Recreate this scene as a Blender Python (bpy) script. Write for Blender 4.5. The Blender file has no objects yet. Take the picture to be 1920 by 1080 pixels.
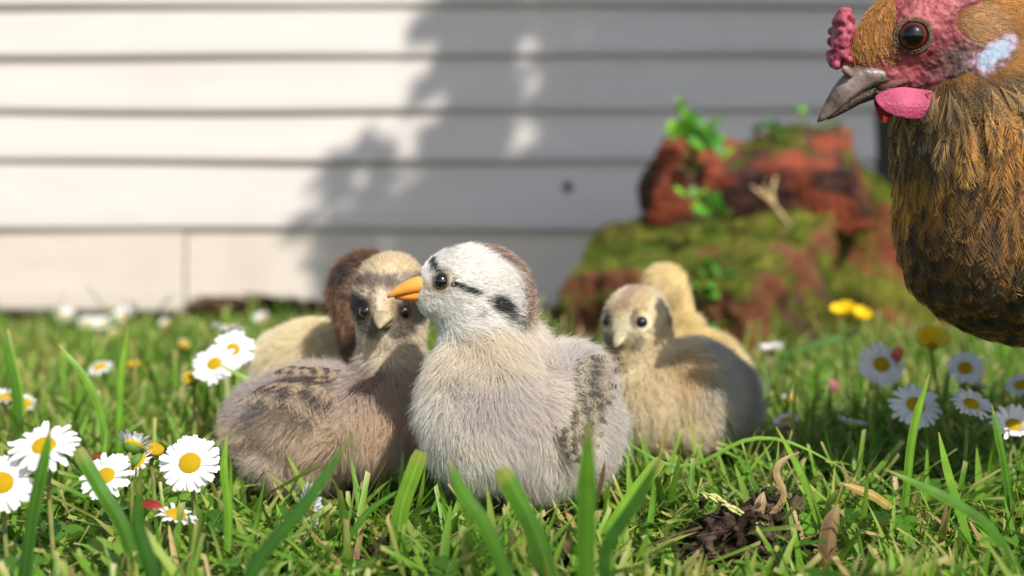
import bpy, math, random
import numpy as np
from mathutils import Vector, kdtree

# ---------------------------------------------------------------- camera, sky, sun, exposure
scene = bpy.context.scene
COL = scene.collection
rng = np.random.default_rng(7)
random.seed(7)
FPX = 2667.0
CAM_H = 0.125
PITCH = math.radians(2.94)
cam = bpy.data.cameras.new('camera')
cam.sensor_width = 36.0
cam.lens = 50.0
cam.clip_start = 0.01
cam.clip_end = 500
cam.dof.use_dof = True
cam.dof.focus_distance = 0.525
cam.dof.aperture_fstop = 7.2
cam.dof.aperture_blades = 0
camo = bpy.data.objects.new('camera', cam)
COL.objects.link(camo)
camo.location = (0, 0, CAM_H)
camo.rotation_euler = (math.pi / 2 - PITCH, 0, 0)
scene.camera = camo

SUN_AZ, SUN_EL = math.radians(27), math.radians(43)
TO_SUN = Vector((math.sin(SUN_AZ) * math.cos(SUN_EL), -math.cos(SUN_AZ) * math.cos(SUN_EL), math.sin(SUN_EL)))
world = bpy.data.worlds.new('World')
scene.world = world
world.use_nodes = True
wn = world.node_tree.nodes
sky = wn.new('ShaderNodeTexSky')
sky.sky_type = 'NISHITA'
sky.sun_disc = False
sky.sun_elevation = SUN_EL
sky.sun_rotation = math.atan2(TO_SUN.x, TO_SUN.y)
sky.dust_density = 1.5
world.node_tree.links.new(sky.outputs[0], wn['Background'].inputs['Color'])
wn['Background'].inputs['Strength'].default_value = 0.12
sun = bpy.data.lights.new('sun', 'SUN')
sun.energy = 4.5
sun.angle = math.radians(0.55)
sun.color = (1.0, 0.945, 0.86)
suno = bpy.data.objects.new('sun', sun)
COL.objects.link(suno)
suno.rotation_euler = (-TO_SUN).to_track_quat('-Z', 'Y').to_euler()
suno.location = TO_SUN * 6
scene.view_settings.view_transform = 'Standard'
scene.view_settings.look = 'None'
scene.view_settings.exposure = 0.34
scene.view_settings.gamma = 1
scene.cycles.use_denoising = True
scene.cycles.max_bounces = 10
scene.cycles.transparent_max_bounces = 12
scene.cycles.sample_clamp_indirect = 6.0

# ---------------------------------------------------------------- helpers
def S(h):
    """sRGB hex -> linear numpy rgb"""
    c = np.array([int(h[i:i + 2], 16) / 255 for i in (0, 2, 4)])
    return np.where(c <= 0.04045, c / 12.92, ((c + 0.055) / 1.055) ** 2.4)

def at(px, py, Y):
    """the world point at depth Y that the photograph shows at pixel (px, py)"""
    u, v = (px - 960) / FPX, (540 - py) / FPX
    d = np.array([u, math.cos(PITCH) + v * math.sin(PITCH), -math.sin(PITCH) + v * math.cos(PITCH)])
    return np.array([0, 0, CAM_H]) + d * (Y / d[1])

def unit(v):
    v = np.asarray(v, float)
    return v / (np.linalg.norm(v, axis=-1, keepdims=True) + 1e-12)

def wavy(p, freq, seed, n=7):
    """smooth noise in about [-1, 1] made of sine waves"""
    r = np.random.default_rng(seed)
    out = 0
    for i in range(n):
        k = unit(r.normal(size=3)) * freq * r.uniform(0.6, 1.7)
        out = out + np.sin(p @ k + r.uniform(0, 6.28))
    return out / math.sqrt(n) / 1.1

def sstep(a, b, x):
    t = np.clip((x - a) / (b - a), 0, 1)
    return t * t * (3 - 2 * t)

def mixc(a, b, t):
    return a + (b - a) * np.asarray(t)[..., None]

def empty(name, loc, label=None, cat=None, group=None, rz=0.0):
    o = bpy.data.objects.new(name, None)
    o.empty_display_size = 0.01
    COL.objects.link(o)
    o.location = loc
    o.rotation_euler = (0, 0, rz)
    tag(o, label, cat, group)
    return o

def tag(o, label=None, cat=None, group=None, kind=None):
    if label: o['label'] = label
    if cat: o['category'] = cat
    if group: o['group'] = group
    if kind: o['kind'] = kind
    return o

def link(name, data, parent=None, loc=None):
    o = bpy.data.objects.new(name, data)
    COL.objects.link(o)
    if parent is not None: o.parent = parent
    if loc is not None: o.location = loc
    return o

def np_mesh(name, V, F, mats=(), col=None, smooth=True, uv=None):
    """mesh from numpy: V (n,3), F (m,k) faces of one size; col per vertex; uv per vertex"""
    V = np.asarray(V, np.float32); F = np.asarray(F, np.int32)
    me = bpy.data.meshes.new(name)
    me.vertices.add(len(V)); me.vertices.foreach_set('co', V.reshape(-1))
    k = F.shape[1]
    me.loops.add(F.size); me.loops.foreach_set('vertex_index', F.reshape(-1))
    me.polygons.add(len(F))
    me.polygons.foreach_set('loop_start', np.arange(0, F.size, k, dtype=np.int32))
    try: me.polygons.foreach_set('loop_total', np.full(len(F), k, np.int32))
    except Exception: pass
    me.polygons.foreach_set('use_smooth', np.full(len(F), smooth, bool))
    if col is not None:
        a = me.attributes.new('col', 'FLOAT_COLOR', 'POINT')
        c = np.ones((len(V), 4), np.float32); c[:, :3] = col
        a.data.foreach_set('color', c.reshape(-1))
    if uv is not None:
        a = me.attributes.new('st', 'FLOAT2', 'POINT')
        a.data.foreach_set('vector', np.asarray(uv, np.float32).reshape(-1))
    for m in mats: me.materials.append(m)
    me.update(calc_edges=True); me.validate()
    return me

def np_curves(name, P, R, C, mat):
    """hair strands: P (n,k,3), R (n,k) radii, C (n,k,3) colours"""
    n, k = P.shape[:2]
    h = bpy.data.hair_curves.new(name)
    h.add_curves([k] * n)
    h.attributes['position'].data.foreach_set('vector', P.reshape(-1).astype(np.float32))
    a = h.attributes.get('radius') or h.attributes.new('radius', 'FLOAT', 'POINT')
    a.data.foreach_set('value', R.reshape(-1).astype(np.float32))
    a = h.attributes.new('col', 'FLOAT_COLOR', 'POINT')
    c = np.ones((n, k, 4), np.float32); c[..., :3] = np.clip(C, 0, 1)
    a.data.foreach_set('color', c.reshape(-1))
    h.materials.append(mat)
    return h

# ---- node materials
def new_mat(name):
    m = bpy.data.materials.new(name); m.use_nodes = True
    nt = m.node_tree
    return m, nt, nt.nodes, nt.links, nt.nodes['Principled BSDF']

def rgba(c):
    return (float(c[0]), float(c[1]), float(c[2]), 1.0)

def attr_mat(name, rough=0.7, spec=0.2, translucent=0.0, bump=0.0, bump_scale=400, vary=0.12, vary_scale=60, sat=1.0):
    """colour from the mesh's own 'col' attribute with a little noise; optional light through thin pieces"""
    m, nt, N, L, bs = new_mat(name)
    a = N.new('ShaderNodeAttribute'); a.attribute_name = 'col'
    tc = N.new('ShaderNodeTexCoord')
    nz = N.new('ShaderNodeTexNoise'); nz.inputs['Scale'].default_value = vary_scale; nz.inputs['Detail'].default_value = 4
    L.new(tc.outputs['Object'], nz.inputs['Vector'])
    mr = N.new('ShaderNodeMapRange')
    mr.inputs['From Min'].default_value = 0.3; mr.inputs['From Max'].default_value = 0.7
    mr.inputs['To Min'].default_value = 1 - vary; mr.inputs['To Max'].default_value = 1 + vary
    L.new(nz.outputs['Fac'], mr.inputs['Value'])
    hs = N.new('ShaderNodeHueSaturation'); hs.inputs['Saturation'].default_value = sat
    L.new(a.outputs['Color'], hs.inputs['Color']); L.new(mr.outputs[0], hs.inputs['Value'])
    L.new(hs.outputs[0], bs.inputs['Base Color'])
    bs.inputs['Roughness'].default_value = rough
    bs.inputs['Specular IOR Level'].default_value = spec
    if bump:
        bn = N.new('ShaderNodeTexNoise'); bn.inputs['Scale'].default_value = bump_scale; bn.inputs['Detail'].default_value = 5
        L.new(tc.outputs['Object'], bn.inputs['Vector'])
        bp = N.new('ShaderNodeBump'); bp.inputs['Strength'].default_value = bump; bp.inputs['Distance'].default_value = 0.002
        L.new(bn.outputs['Fac'], bp.inputs['Height']); L.new(bp.outputs[0], bs.inputs['Normal'])
    if translucent:
        tr = N.new('ShaderNodeBsdfTranslucent'); L.new(hs.outputs[0], tr.inputs['Color'])
        mx = N.new('ShaderNodeMixShader'); mx.inputs[0].default_value = translucent
        L.new(bs.outputs[0], mx.inputs[1]); L.new(tr.outputs[0], mx.inputs[2])
        L.new(mx.outputs[0], N['Material Output'].inputs['Surface'])
    return m

def fur_mat(name, translucent=0.38, gloss=0.10, rough=0.45):
    m, nt, N, L, bs = new_mat(name)
    a = N.new('ShaderNodeAttribute'); a.attribute_name = 'col'
    N.remove(bs)
    df = N.new('ShaderNodeBsdfDiffuse'); L.new(a.outputs['Color'], df.inputs['Color'])
    tr = N.new('ShaderNodeBsdfTranslucent'); L.new(a.outputs['Color'], tr.inputs['Color'])
    mx = N.new('ShaderNodeMixShader'); mx.inputs[0].default_value = translucent
    L.new(df.outputs[0], mx.inputs[1]); L.new(tr.outputs[0], mx.inputs[2])
    hr = N.new('ShaderNodeBsdfHair'); hr.component = 'Reflection'
    hr.inputs['RoughnessU'].default_value = rough; hr.inputs['RoughnessV'].default_value = 0.6
    hr.inputs['Color'].default_value = (0.9, 0.88, 0.84, 1)
    m2 = N.new('ShaderNodeMixShader'); m2.inputs[0].default_value = gloss
    L.new(mx.outputs[0], m2.inputs[1]); L.new(hr.outputs[0], m2.inputs[2])
    L.new(m2.outputs[0], N['Material Output'].inputs['Surface'])
    return m

def plain_mat(name, c1, c2, scale=40, rough=0.6, spec=0.3, bump=0.0, bump_scale=None, coat=0.0, translucent=0.0, sss=0.0):
    """two colours broken by noise, with optional fine relief"""
    m, nt, N, L, bs = new_mat(name)
    tc = N.new('ShaderNodeTexCoord')
    nz = N.new('ShaderNodeTexNoise'); nz.inputs['Scale'].default_value = scale; nz.inputs['Detail'].default_value = 6
    L.new(tc.outputs['Object'], nz.inputs['Vector'])
    cr = N.new('ShaderNodeValToRGB')
    cr.color_ramp.elements[0].position = 0.35; cr.color_ramp.elements[1].position = 0.65
    cr.color_ramp.elements[0].color = rgba(c1); cr.color_ramp.elements[1].color = rgba(c2)
    L.new(nz.outputs['Fac'], cr.inputs[0]); L.new(cr.outputs[0], bs.inputs['Base Color'])
    bs.inputs['Roughness'].default_value = rough
    bs.inputs['Specular IOR Level'].default_value = spec
    bs.inputs['Coat Weight'].default_value = coat
    bs.inputs['Coat Roughness'].default_value = 0.03
    if sss:
        bs.inputs['Subsurface Weight'].default_value = sss
        bs.inputs['Subsurface Radius'].default_value = (0.004, 0.0015, 0.001)
        bs.inputs['Subsurface Scale'].default_value = 0.6
    if bump:
        bn = N.new('ShaderNodeTexNoise'); bn.inputs['Scale'].default_value = bump_scale or scale * 4; bn.inputs['Detail'].default_value = 6
        L.new(tc.outputs['Object'], bn.inputs['Vector'])
        bp = N.new('ShaderNodeBump'); bp.inputs['Strength'].default_value = bump; bp.inputs['Distance'].default_value = 0.003
        L.new(bn.outputs['Fac'], bp.inputs['Height']); L.new(bp.outputs[0], bs.inputs['Normal'])
    if translucent:
        tr = N.new('ShaderNodeBsdfTranslucent'); L.new(cr.outputs[0], tr.inputs['Color'])
        mx = N.new('ShaderNodeMixShader'); mx.inputs[0].default_value = translucent
        L.new(bs.outputs[0], mx.inputs[1]); L.new(tr.outputs[0], mx.inputs[2])
        L.new(mx.outputs[0], N['Material Output'].inputs['Surface'])
    return m

# ---- implicit surfaces
def sd_ell(p, c, r, R=None):
    q = p - c
    if R is not None: q = q @ R          # columns of R are the ellipsoid's axes
    k0 = np.linalg.norm(q / r, axis=-1); k1 = np.linalg.norm(q / (np.asarray(r) ** 2), axis=-1) + 1e-9
    return k0 * (k0 - 1.0) / k1

def sd_cone(p, a, b, ra, rb):
    ab = b - a
    t = np.clip(((p - a) @ ab) / (ab @ ab), 0, 1)
    return np.linalg.norm(p - a - t[..., None] * ab, axis=-1) - (ra + (rb - ra) * t)

def sd_box(p, c, h, R, rnd):
    q = np.abs((p - c) @ R) - (np.asarray(h) - rnd)
    return np.linalg.norm(np.maximum(q, 0), axis=-1) + np.minimum(q.max(axis=-1), 0) - rnd

def smin(a, b, k):
    h = np.clip(0.5 + 0.5 * (b - a) / k, 0, 1)
    return b + (a - b) * h - k * h * (1 - h)

def surface_nets(f, lo, hi, step):
    lo, hi = np.asarray(lo, float), np.asarray(hi, float)
    n = np.ceil((hi - lo) / step).astype(int) + 1
    ax = [lo[i] + np.arange(n[i]) * step for i in range(3)]
    G = np.stack(np.meshgrid(*ax, indexing='ij'), -1)
    v = np.empty(n)
    for i in range(n[0]): v[i] = f(G[i].reshape(-1, 3)).reshape(n[1], n[2])
    s = v < 0
    c = np.zeros(n - 1, int)
    off = [(i, j, k) for i in (0, 1) for j in (0, 1) for k in (0, 1)]
    for o in off: c += s[o[0]:n[0] - 1 + o[0], o[1]:n[1] - 1 + o[1], o[2]:n[2] - 1 + o[2]]
    act = np.argwhere((c > 0) & (c < 8))
    idx = -np.ones(n - 1, int); idx[tuple(act.T)] = np.arange(len(act))
    acc = np.zeros((len(act), 3)); cnt = np.zeros(len(act))
    for a in off:
        for d in range(3):
            if a[d]: continue
            b = list(a); b[d] = 1
            va = v[tuple((act + a).T)]; vb = v[tuple((act + b).T)]
            m = (va < 0) != (vb < 0)
            t = np.where(m, va / np.where(m, va - vb, 1), 0)
            p = act + np.array(a, float); p[:, d] += t
            acc[m] += p[m]; cnt[m] += 1
    V = lo + acc / cnt[:, None] * step
    quads = []
    for d in range(3):
        e, g = (d + 1) % 3, (d + 2) % 3
        sl0 = [slice(None)] * 3; sl1 = [slice(None)] * 3
        sl0[d] = slice(0, -1); sl1[d] = slice(1, None)
        ch = s[tuple(sl0)] != s[tuple(sl1)]
        E = np.argwhere(ch)
        E = E[(E[:, e] > 0) & (E[:, g] > 0) & (E[:, e] < n[e] - 1) & (E[:, g] < n[g] - 1)]
        ins = s[tuple(E.T)]
        def cell(de, dg):
            q = E.copy(); q[:, e] += de; q[:, g] += dg
            return idx[tuple(q.T)]
        Q = np.stack([cell(-1, -1), cell(0, -1), cell(0, 0), cell(-1, 0)], 1)
        Q[~ins] = Q[~ins][:, ::-1]
        quads.append(Q)
    return V, np.concatenate(quads)

def grad(f, p, h=4e-4):
    g = np.empty_like(p)
    for d in range(3):
        e = np.zeros(3); e[d] = h
        g[:, d] = f(p + e) - f(p - e)
    return unit(g)

def surf_hit(f, px, py, Y0, org):
    """first point of the implicit surface on the line of sight through a pixel (local to org)"""
    a = np.array([0, 0, CAM_H]); d = unit(at(px, py, 1.0) - a)
    t = (Y0 - 0.15) / d[1]
    for _ in range(300):
        p = a + d * t - org
        s = float(f(p[None])[0])
        if s < 2e-5: return p
        t += max(s * 0.7, 2e-5)
        if t > 3: return None
    return p

def sample_surface(V, Q, n, r):
    T = np.concatenate([Q[:, [0, 1, 2]], Q[:, [0, 2, 3]]])
    A, B, C = V[T[:, 0]], V[T[:, 1]], V[T[:, 2]]
    ar = np.linalg.norm(np.cross(B - A, C - A), axis=1)
    k = r.choice(len(T), n, p=ar / ar.sum())
    u, w = r.random(n), r.random(n)
    m = u + w > 1; u[m], w[m] = 1 - u[m], 1 - w[m]
    return A[k] + u[:, None] * (B[k] - A[k]) + w[:, None] * (C[k] - A[k])

# ---- tubes, lofts
def tube(path, rad, seg=8, cap=True):
    P = np.asarray(path, float); n = len(P)
    rad = np.broadcast_to(np.asarray(rad, float), (n,))
    t = unit(np.gradient(P, axis=0))
    up = np.array([0.31, 0.17, 0.93])
    V = []
    for i in range(n):
        s = unit(np.cross(t[i], up)); b = np.cross(s, t[i])
        an = np.arange(seg) * 2 * math.pi / seg
        V.append(P[i] + rad[i] * (np.cos(an)[:, None] * s + np.sin(an)[:, None] * b))
    V = np.concatenate(V)
    F = [[i * seg + j, i * seg + (j + 1) % seg, (i + 1) * seg + (j + 1) % seg, (i + 1) * seg + j] for i in range(n - 1) for j in range(seg)]
    if cap:
        V = np.concatenate([V, P[:1], P[-1:]])
        a, b = len(V) - 2, len(V) - 1
        F += [[a, (j + 1) % seg, j, j] for j in range(seg)]
        F += [[b, (n - 1) * seg + j, (n - 1) * seg + (j + 1) % seg, b] for j in range(seg)]
    return V, F

def py_mesh(name, V, F, mats=(), smooth=True, col=None):
    me = bpy.data.meshes.new(name)
    FF = []
    for f in F:
        g = []
        for i in f:
            if i not in g: g.append(int(i))
        FF.append(g)
    me.from_pydata([tuple(map(float, v)) for v in V], [], FF)
    me.polygons.foreach_set('use_smooth', [smooth] * len(me.polygons))
    for m in mats: me.materials.append(m)
    if col is not None:
        a = me.attributes.new('col', 'FLOAT_COLOR', 'POINT')
        c = np.ones((len(V), 4), np.float32); c[:, :3] = col
        a.data.foreach_set('color', c.reshape(-1))
    me.update()
    return me

def join(parts):
    V, F, o = [], [], 0
    for v, f in parts:
        V.append(np.asarray(v, float)); F += [[i + o for i in q] for q in f]; o += len(v)
    return np.concatenate(V), F

def ball(c, r, n=12, m=8):
    r = np.broadcast_to(np.asarray(r, float), (3,))
    V = [[0, 0, 1]]
    for i in range(1, m):
        th = math.pi * i / m
        V += [[math.sin(th) * math.cos(2 * math.pi * j / n), math.sin(th) * math.sin(2 * math.pi * j / n), math.cos(th)] for j in range(n)]
    V.append([0, 0, -1])
    F = [[0, 1 + j, 1 + (j + 1) % n] for j in range(n)]
    for i in range(m - 2):
        F += [[1 + i * n + j, 1 + (i + 1) * n + j, 1 + (i + 1) * n + (j + 1) % n, 1 + i * n + (j + 1) % n] for j in range(n)]
    b = len(V) - 1
    F += [[b, 1 + (m - 2) * n + (j + 1) % n, 1 + (m - 2) * n + j] for j in range(n)]
    return np.array(V) * r + np.asarray(c), F

def loft(tops, bots, half, lat, seg=16, flat_top=False, flat_bot=False):
    """sections between a top and a bottom line, rounded sideways along lat"""
    tops, bots = np.asarray(tops, float), np.asarray(bots, float)
    n = len(tops); V = []
    for i in range(n):
        c, h = (tops[i] + bots[i]) / 2, (tops[i] - bots[i]) / 2
        for j in range(seg):
            a = 2 * math.pi * j / seg
            y, x = math.sin(a), math.cos(a)
            e = 0.75
            x = math.copysign(abs(x) ** e, x)
            if flat_top and y > 0: y = y ** 0.45
            if flat_bot and y < 0: y = -((-y) ** 0.45)
            V.append(c + h * y + lat * half[i] * x)
    F = [[i * seg + j, i * seg + (j + 1) % seg, (i + 1) * seg + (j + 1) % seg, (i + 1) * seg + j] for i in range(n - 1) for j in range(seg)]
    V = np.concatenate([np.array(V), [(tops[0] + bots[0]) / 2, (tops[-1] + bots[-1]) / 2]])
    a, b = len(V) - 2, len(V) - 1
    F += [[a, (j + 1) % seg, j] for j in range(seg)] + [[b, (n - 1) * seg + j, (n - 1) * seg + (j + 1) % seg] for j in range(seg)]
    return V, F

# ---- down / hair grown on an implicit body
def grow(f, V, Q, n, length, comb, colour, lift, rad, seed, clump=0.35, per=9, density=None, K=5, droop=0.25, tipmix=None, rough=0.6):
    r = np.random.default_rng(seed)
    p = sample_surface(V, Q, n, r)
    if density is not None: p = p[r.random(len(p)) < density(p)]
    n = len(p)
    nrm = grad(f, p)
    L = length(p) * r.uniform(0.6, 1.2, n)
    c = comb(p, nrm)
    c = c + rough * np.stack([wavy(p, 260, seed + 1), wavy(p, 260, seed + 2), wavy(p, 260, seed + 3)], -1)
    c = c + 0.38 * r.normal(size=(n, 3))
    t = unit(c - (c * nrm).sum(-1, keepdims=True) * nrm)
    li = lift(p) if callable(lift) else np.full(n, lift)
    li = np.clip(li + 0.10 * r.normal(size=n), 0.03, 0.95)[:, None]
    d0 = unit(nrm * li + t * (1 - li))
    s = np.linspace(0, 1, K)[None, :, None]
    bend = unit(t * 0.75 + np.array([0, 0, -1.0]) * droop) - d0
    P = p[:, None] - nrm[:, None] * 2e-4 + L[:, None, None] * (s * d0[:, None] + 0.36 * s ** 2 * bend[:, None])
    P += (r.normal(size=(n, 1, 3)) * 0.10 * L[:, None, None]) * s ** 2
    if clump > 0:
        g = r.choice(n, max(8, n // per), replace=False)
        kd = kdtree.KDTree(len(g))
        for i, q in enumerate(p[g]): kd.insert(q, i)
        kd.balance()
        near = np.array([kd.find(q)[1] for q in p])
        G = P[g[near]]
        w = clump * r.uniform(0.3, 1.0, n)[:, None, None] * s ** 1.3
        P = P + (G - P) * w
    c0 = colour(p, nrm)
    c0 = c0 * r.normal(1, 0.15, (n, 1)).clip(.5, 1.25)
    C = np.repeat(c0[:, None], K, 1)
    if tipmix is not None: C = C + (tipmix(c0)[:, None] - C) * (s ** 1.5)
    prof = np.array([1.0, 1.0, 0.9, 0.65, 0.18]) if K == 5 else np.linspace(1, .2, K)
    R = rad * r.uniform(0.7, 1.25, n)[:, None] * prof[None]
    return P, R, C

# ---- feathers built of barbs
def feathers(root, d, nrm, length, width, curl, colour, B=16, K=4, seed=0, rad=9e-5, ragged=0.15, shape=0.7, fwd=.16, jit=.025):
    """one vane per row: barbs leave the shaft on both sides. colour(u, v, k) -> rgb per barb point"""
    r = np.random.default_rng(seed)
    F = len(root)
    d = unit(d); side = unit(np.cross(d, nrm)); up = np.cross(side, d)
    u = (np.linspace(0.02, 0.93, B)[None] + r.uniform(-.03, .03, (F, B)))
    def shaft(u):   # (F,...) -> positions
        e = (None,) * (u.ndim - 1)
        sl = (slice(None),) + e
        return root[sl] + (length[sl[:u.ndim]] * u)[..., None] * d[sl] + (curl[sl[:u.ndim]] * length[sl[:u.ndim]] * u ** 2)[..., None] * up[sl]
    s = np.linspace(0, 1, K)
    prof = np.sin(math.pi * np.clip(u, 0, 1) ** shape) ** 0.6 + 0.08
    allP, allC, allR, allU = [], [], [], []
    for sg in (-1, 1):
        w = width[:, None] * 0.5 * prof * (1 + ragged * r.normal(size=u.shape))
        uu = u[..., None] + fwd * s[None, None] ** 1.2 * (1.06 - u[..., None])
        P = shaft(np.clip(uu, 0, 1.12)) + (sg * w[..., None] * s)[..., None] * side[:, None, None]
        P = P - ((s ** 2)[None, None] * w[..., None] * 0.35)[..., None] * up[:, None, None]
        P += r.normal(size=P.shape) * (jit * width[:, None, None, None]) * s[None, None, :, None]
        allP.append(P.reshape(-1, K, 3))
        v = np.broadcast_to(s, uu.shape); allU.append(uu.reshape(-1, K))
        allC.append(colour(np.clip(uu, 0, 1), v, sg, F).reshape(-1, K, 3))
        allR.append(np.broadcast_to(rad * np.array([1.1, 1, .8, .35])[None, :K], (F * B, K)))
    us = np.broadcast_to(np.linspace(0, 1, K)[None], (F, K))
    feathers.u = np.concatenate(allU + [us])
    allP.append(shaft(us)); allC.append(colour(us[:, None], np.zeros((F, 1, K)), 1, F).reshape(F, K, 3) * 1.15)
    allR.append(np.broadcast_to(rad * 1.6 * np.linspace(1, .3, K)[None], (F, K)))
    return np.concatenate(allP), np.concatenate(allR), np.concatenate(allC)

# a smooth tapering blade (grass, strips): many at once, vectorised
def blades(base, az, lean, bend, length, width, col0, col1, segs=6, twist=None, fold=0.25, cut=None):
    n = len(base); s = np.linspace(0, 1, segs + 1)
    th = lean[:, None] + bend[:, None] * s[None]                    # angle from the vertical along the blade
    ds = length[:, None] / segs
    rr = np.concatenate([np.zeros((n, 1)), np.cumsum(np.sin(th[:, 1:]) * ds, 1)], 1)
    zz = np.concatenate([np.zeros((n, 1)), np.cumsum(np.cos(th[:, 1:]) * ds, 1)], 1)
    dx, dy = np.cos(az), np.sin(az)
    mid = base[:, None] + np.stack([rr * dx[:, None], rr * dy[:, None], zz], -1)
    tw = (twist if twist is not None else np.zeros(n))[:, None] * s[None]
    sx = np.stack([-dy[:, None] * np.cos(tw) , dx[:, None] * np.cos(tw), np.sin(tw)], -1)
    tap = np.minimum(1, (1 - s[None]) * 2.2) ** 0.7 * np.ones((n, 1))
    if cut is not None: tap = np.where(cut[:, None], np.maximum(tap, .72), tap)
    w = width[:, None] * tap * (0.55 + 0.45 * np.minimum(1, s[None] * 3)) * 0.5 + 2e-5
    nn = np.stack([-np.cos(th) * dx[:, None], -np.cos(th) * dy[:, None], np.sin(th)], -1)
    Lf = mid - sx * w[..., None]; Rt = mid + sx * w[..., None]
    Md = mid - nn * (w * fold)[..., None]
    V = np.stack([Lf, Md, Rt], 2)                                   # n, segs+1, 3, 3
    k = (segs + 1) * 3
    i = np.arange(segs)[:, None] * 3 + np.array([[0], [1]]).T
    q = np.stack([i, i + 1, i + 4, i + 3], -1).reshape(-1, 4)
    Fc = (np.arange(n)[:, None, None] * k + q[None]).reshape(-1, 4)
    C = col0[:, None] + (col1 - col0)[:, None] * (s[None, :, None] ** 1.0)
    if cut is not None: C[cut, -1] = C[cut, -1] * .35 + S('c8b480') * .65
    C = np.repeat(C[:, :, None], 3, 2)
    C[:, :, 1] *= 1.1
    return V.reshape(-1, 3), Fc, C.reshape(-1, 3)

# ---------------------------------------------------------------- ground
g = np.sinh(np.linspace(-5.2, 5.2, 150)); g = g / g[-1] * 80
gx, gy = np.meshgrid(g, g + 0.8, indexing='ij')
def ground_z(x, y):
    p = np.stack([x, y, 0 * x], -1)
    return 0.0025 * wavy(p, 22, 3) + 0.0018 * wavy(p, 70, 4)
gz = ground_z(gx, gy)
nG = len(g)
ii = (np.arange(nG - 1)[:, None] * nG + np.arange(nG - 1)[None]).reshape(-1)
soil = plain_mat('lawn_soil', S('2c2417'), S('3d4a1c'), scale=45, rough=0.95, spec=0.1, bump=0.8, bump_scale=260)
ground = link('ground', np_mesh('ground', np.stack([gx, gy, gz], -1).reshape(-1, 3), np.stack([ii, ii + nG, ii + nG + 1, ii + 1], 1), [soil]))
tag(ground, kind='structure')

# ---------------------------------------------------------------- clapboard wall
WY = 1.60
def paint_mat(name, c1, c2, c3):
    m, nt, N, L, bs = new_mat(name)
    tc = N.new('ShaderNodeTexCoord')
    mp = N.new('ShaderNodeMapping'); mp.inputs['Scale'].default_value = (3, 20, 26)
    L.new(tc.outputs['Object'], mp.inputs['Vector'])
    n1 = N.new('ShaderNodeTexNoise'); n1.inputs['Scale'].default_value = 2.2; n1.inputs['Detail'].default_value = 7
    L.new(mp.outputs[0], n1.inputs['Vector'])
    n2 = N.new('ShaderNodeTexNoise'); n2.inputs['Scale'].default_value = 9; n2.inputs['Detail'].default_value = 3
    L.new(tc.outputs['Object'], n2.inputs['Vector'])
    r1 = N.new('ShaderNodeValToRGB'); r1.color_ramp.elements[0].position = .35; r1.color_ramp.elements[1].position = .68
    r1.color_ramp.elements[0].color = rgba(c1); r1.color_ramp.elements[1].color = rgba(c2)
    L.new(n1.outputs['Fac'], r1.inputs[0])
    r2 = N.new('ShaderNodeValToRGB'); r2.color_ramp.elements[0].position = .55; r2.color_ramp.elements[1].position = .8
    r2.color_ramp.elements[0].color = (0, 0, 0, 1); r2.color_ramp.elements[1].color = (.5, .5, .5, 1)
    L.new(n2.outputs['Fac'], r2.inputs[0])
    mx = N.new('ShaderNodeMix'); mx.data_type = 'RGBA'
    L.new(r2.outputs[0], mx.inputs[0]); L.new(r1.outputs[0], mx.inputs[6]); mx.inputs[7].default_value = rgba(c3)
    L.new(mx.outputs[2], bs.inputs['Base Color'])
    bs.inputs['Roughness'].default_value = 0.55; bs.inputs['Specular IOR Level'].default_value = 0.25
    bp = N.new('ShaderNodeBump'); bp.inputs['Strength'].default_value = .25; bp.inputs['Distance'].default_value = .001
    L.new(n1.outputs['Fac'], bp.inputs['Height']); L.new(bp.outputs[0], bs.inputs['Normal'])
    return m
paint = paint_mat('cream_paint', S('c4bdb9'), S('cac3be'), S('beb5ae'))
paint_low = paint_mat('weathered_cream_paint', S('bfb4a9'), S('c6bcb1'), S('ab9d8f'))
backing = plain_mat('dark_sheathing', S('4a4238'), S('5b5044'), rough=.9)
x0w, x1w = -1.6, at(1640, 300, WY)[0]
wall = empty('clapboard_wall', (0, WY, 0), 'cream painted wall of horizontal overlapping boards behind the chicks', 'wall')
def board(za, zb, xa, xb, mt, seed, ragged=0.0, lip=0.0085):
    """one lapped board: its lower edge stands proud and is rounded under; za bottom, zb top"""
    n = 90; xs = np.linspace(xa, xb, n)
    h = zb - za
    prof = [(0.012, 0.010), (-0.001, 0.012), (-lip, 0.0022), (-lip - 0.0006, 0.004), (-lip + 0.0002, h * .25), (-lip * .62, h * .6), (-0.0012, h + 0.006), (0.012, h + 0.006)]
    prof[1] = (0.004, 0.0005); prof[2] = (-lip + 0.0022, 0.0)
    r = np.random.default_rng(seed)
    wob = 0.0011 * np.sin(xs * 4.1 + seed) + 0.0007 * np.sin(xs * 11 + seed * 2.3)
    rag = np.zeros(n)
    if ragged:
        rag = ragged * np.clip(wavy(np.stack([xs, 0 * xs, 0 * xs], 1), 18, seed) + .1 * r.normal(size=n), 0, 1)
    V = []
    for i, x in enumerate(xs):
        for (y, z) in prof:
            V.append((x, y + 0.0012 * math.sin(x * 6 + seed), za + z + wob[i] * (1 if z < h * .9 else .3) + rag[i] * (1 if z < h * .2 else .25 if z < .5 * h else 0)))
    k = len(prof)
    F = [[i * k + j, (i + 1) * k + j, (i + 1) * k + (j + 1) % k, i * k + (j + 1) % k] for i in range(n - 1) for j in range(k)]
    F += [list(range(k))[::-1][::-1], [(n - 1) * k + j for j in range(k)][::-1]]
    V = np.array(V)
    o = link('board', py_mesh('board', V, F, [mt], smooth=False), wall)
    return o
gl = [15, 108, 210, 304, 432]
zs = [float(at(960, y, WY)[2]) for y in gl]
zs = zs[::-1]                                   # upward: .108 ... .358
for k in range(6): zs.append(zs[-1] + 0.0585)
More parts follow.
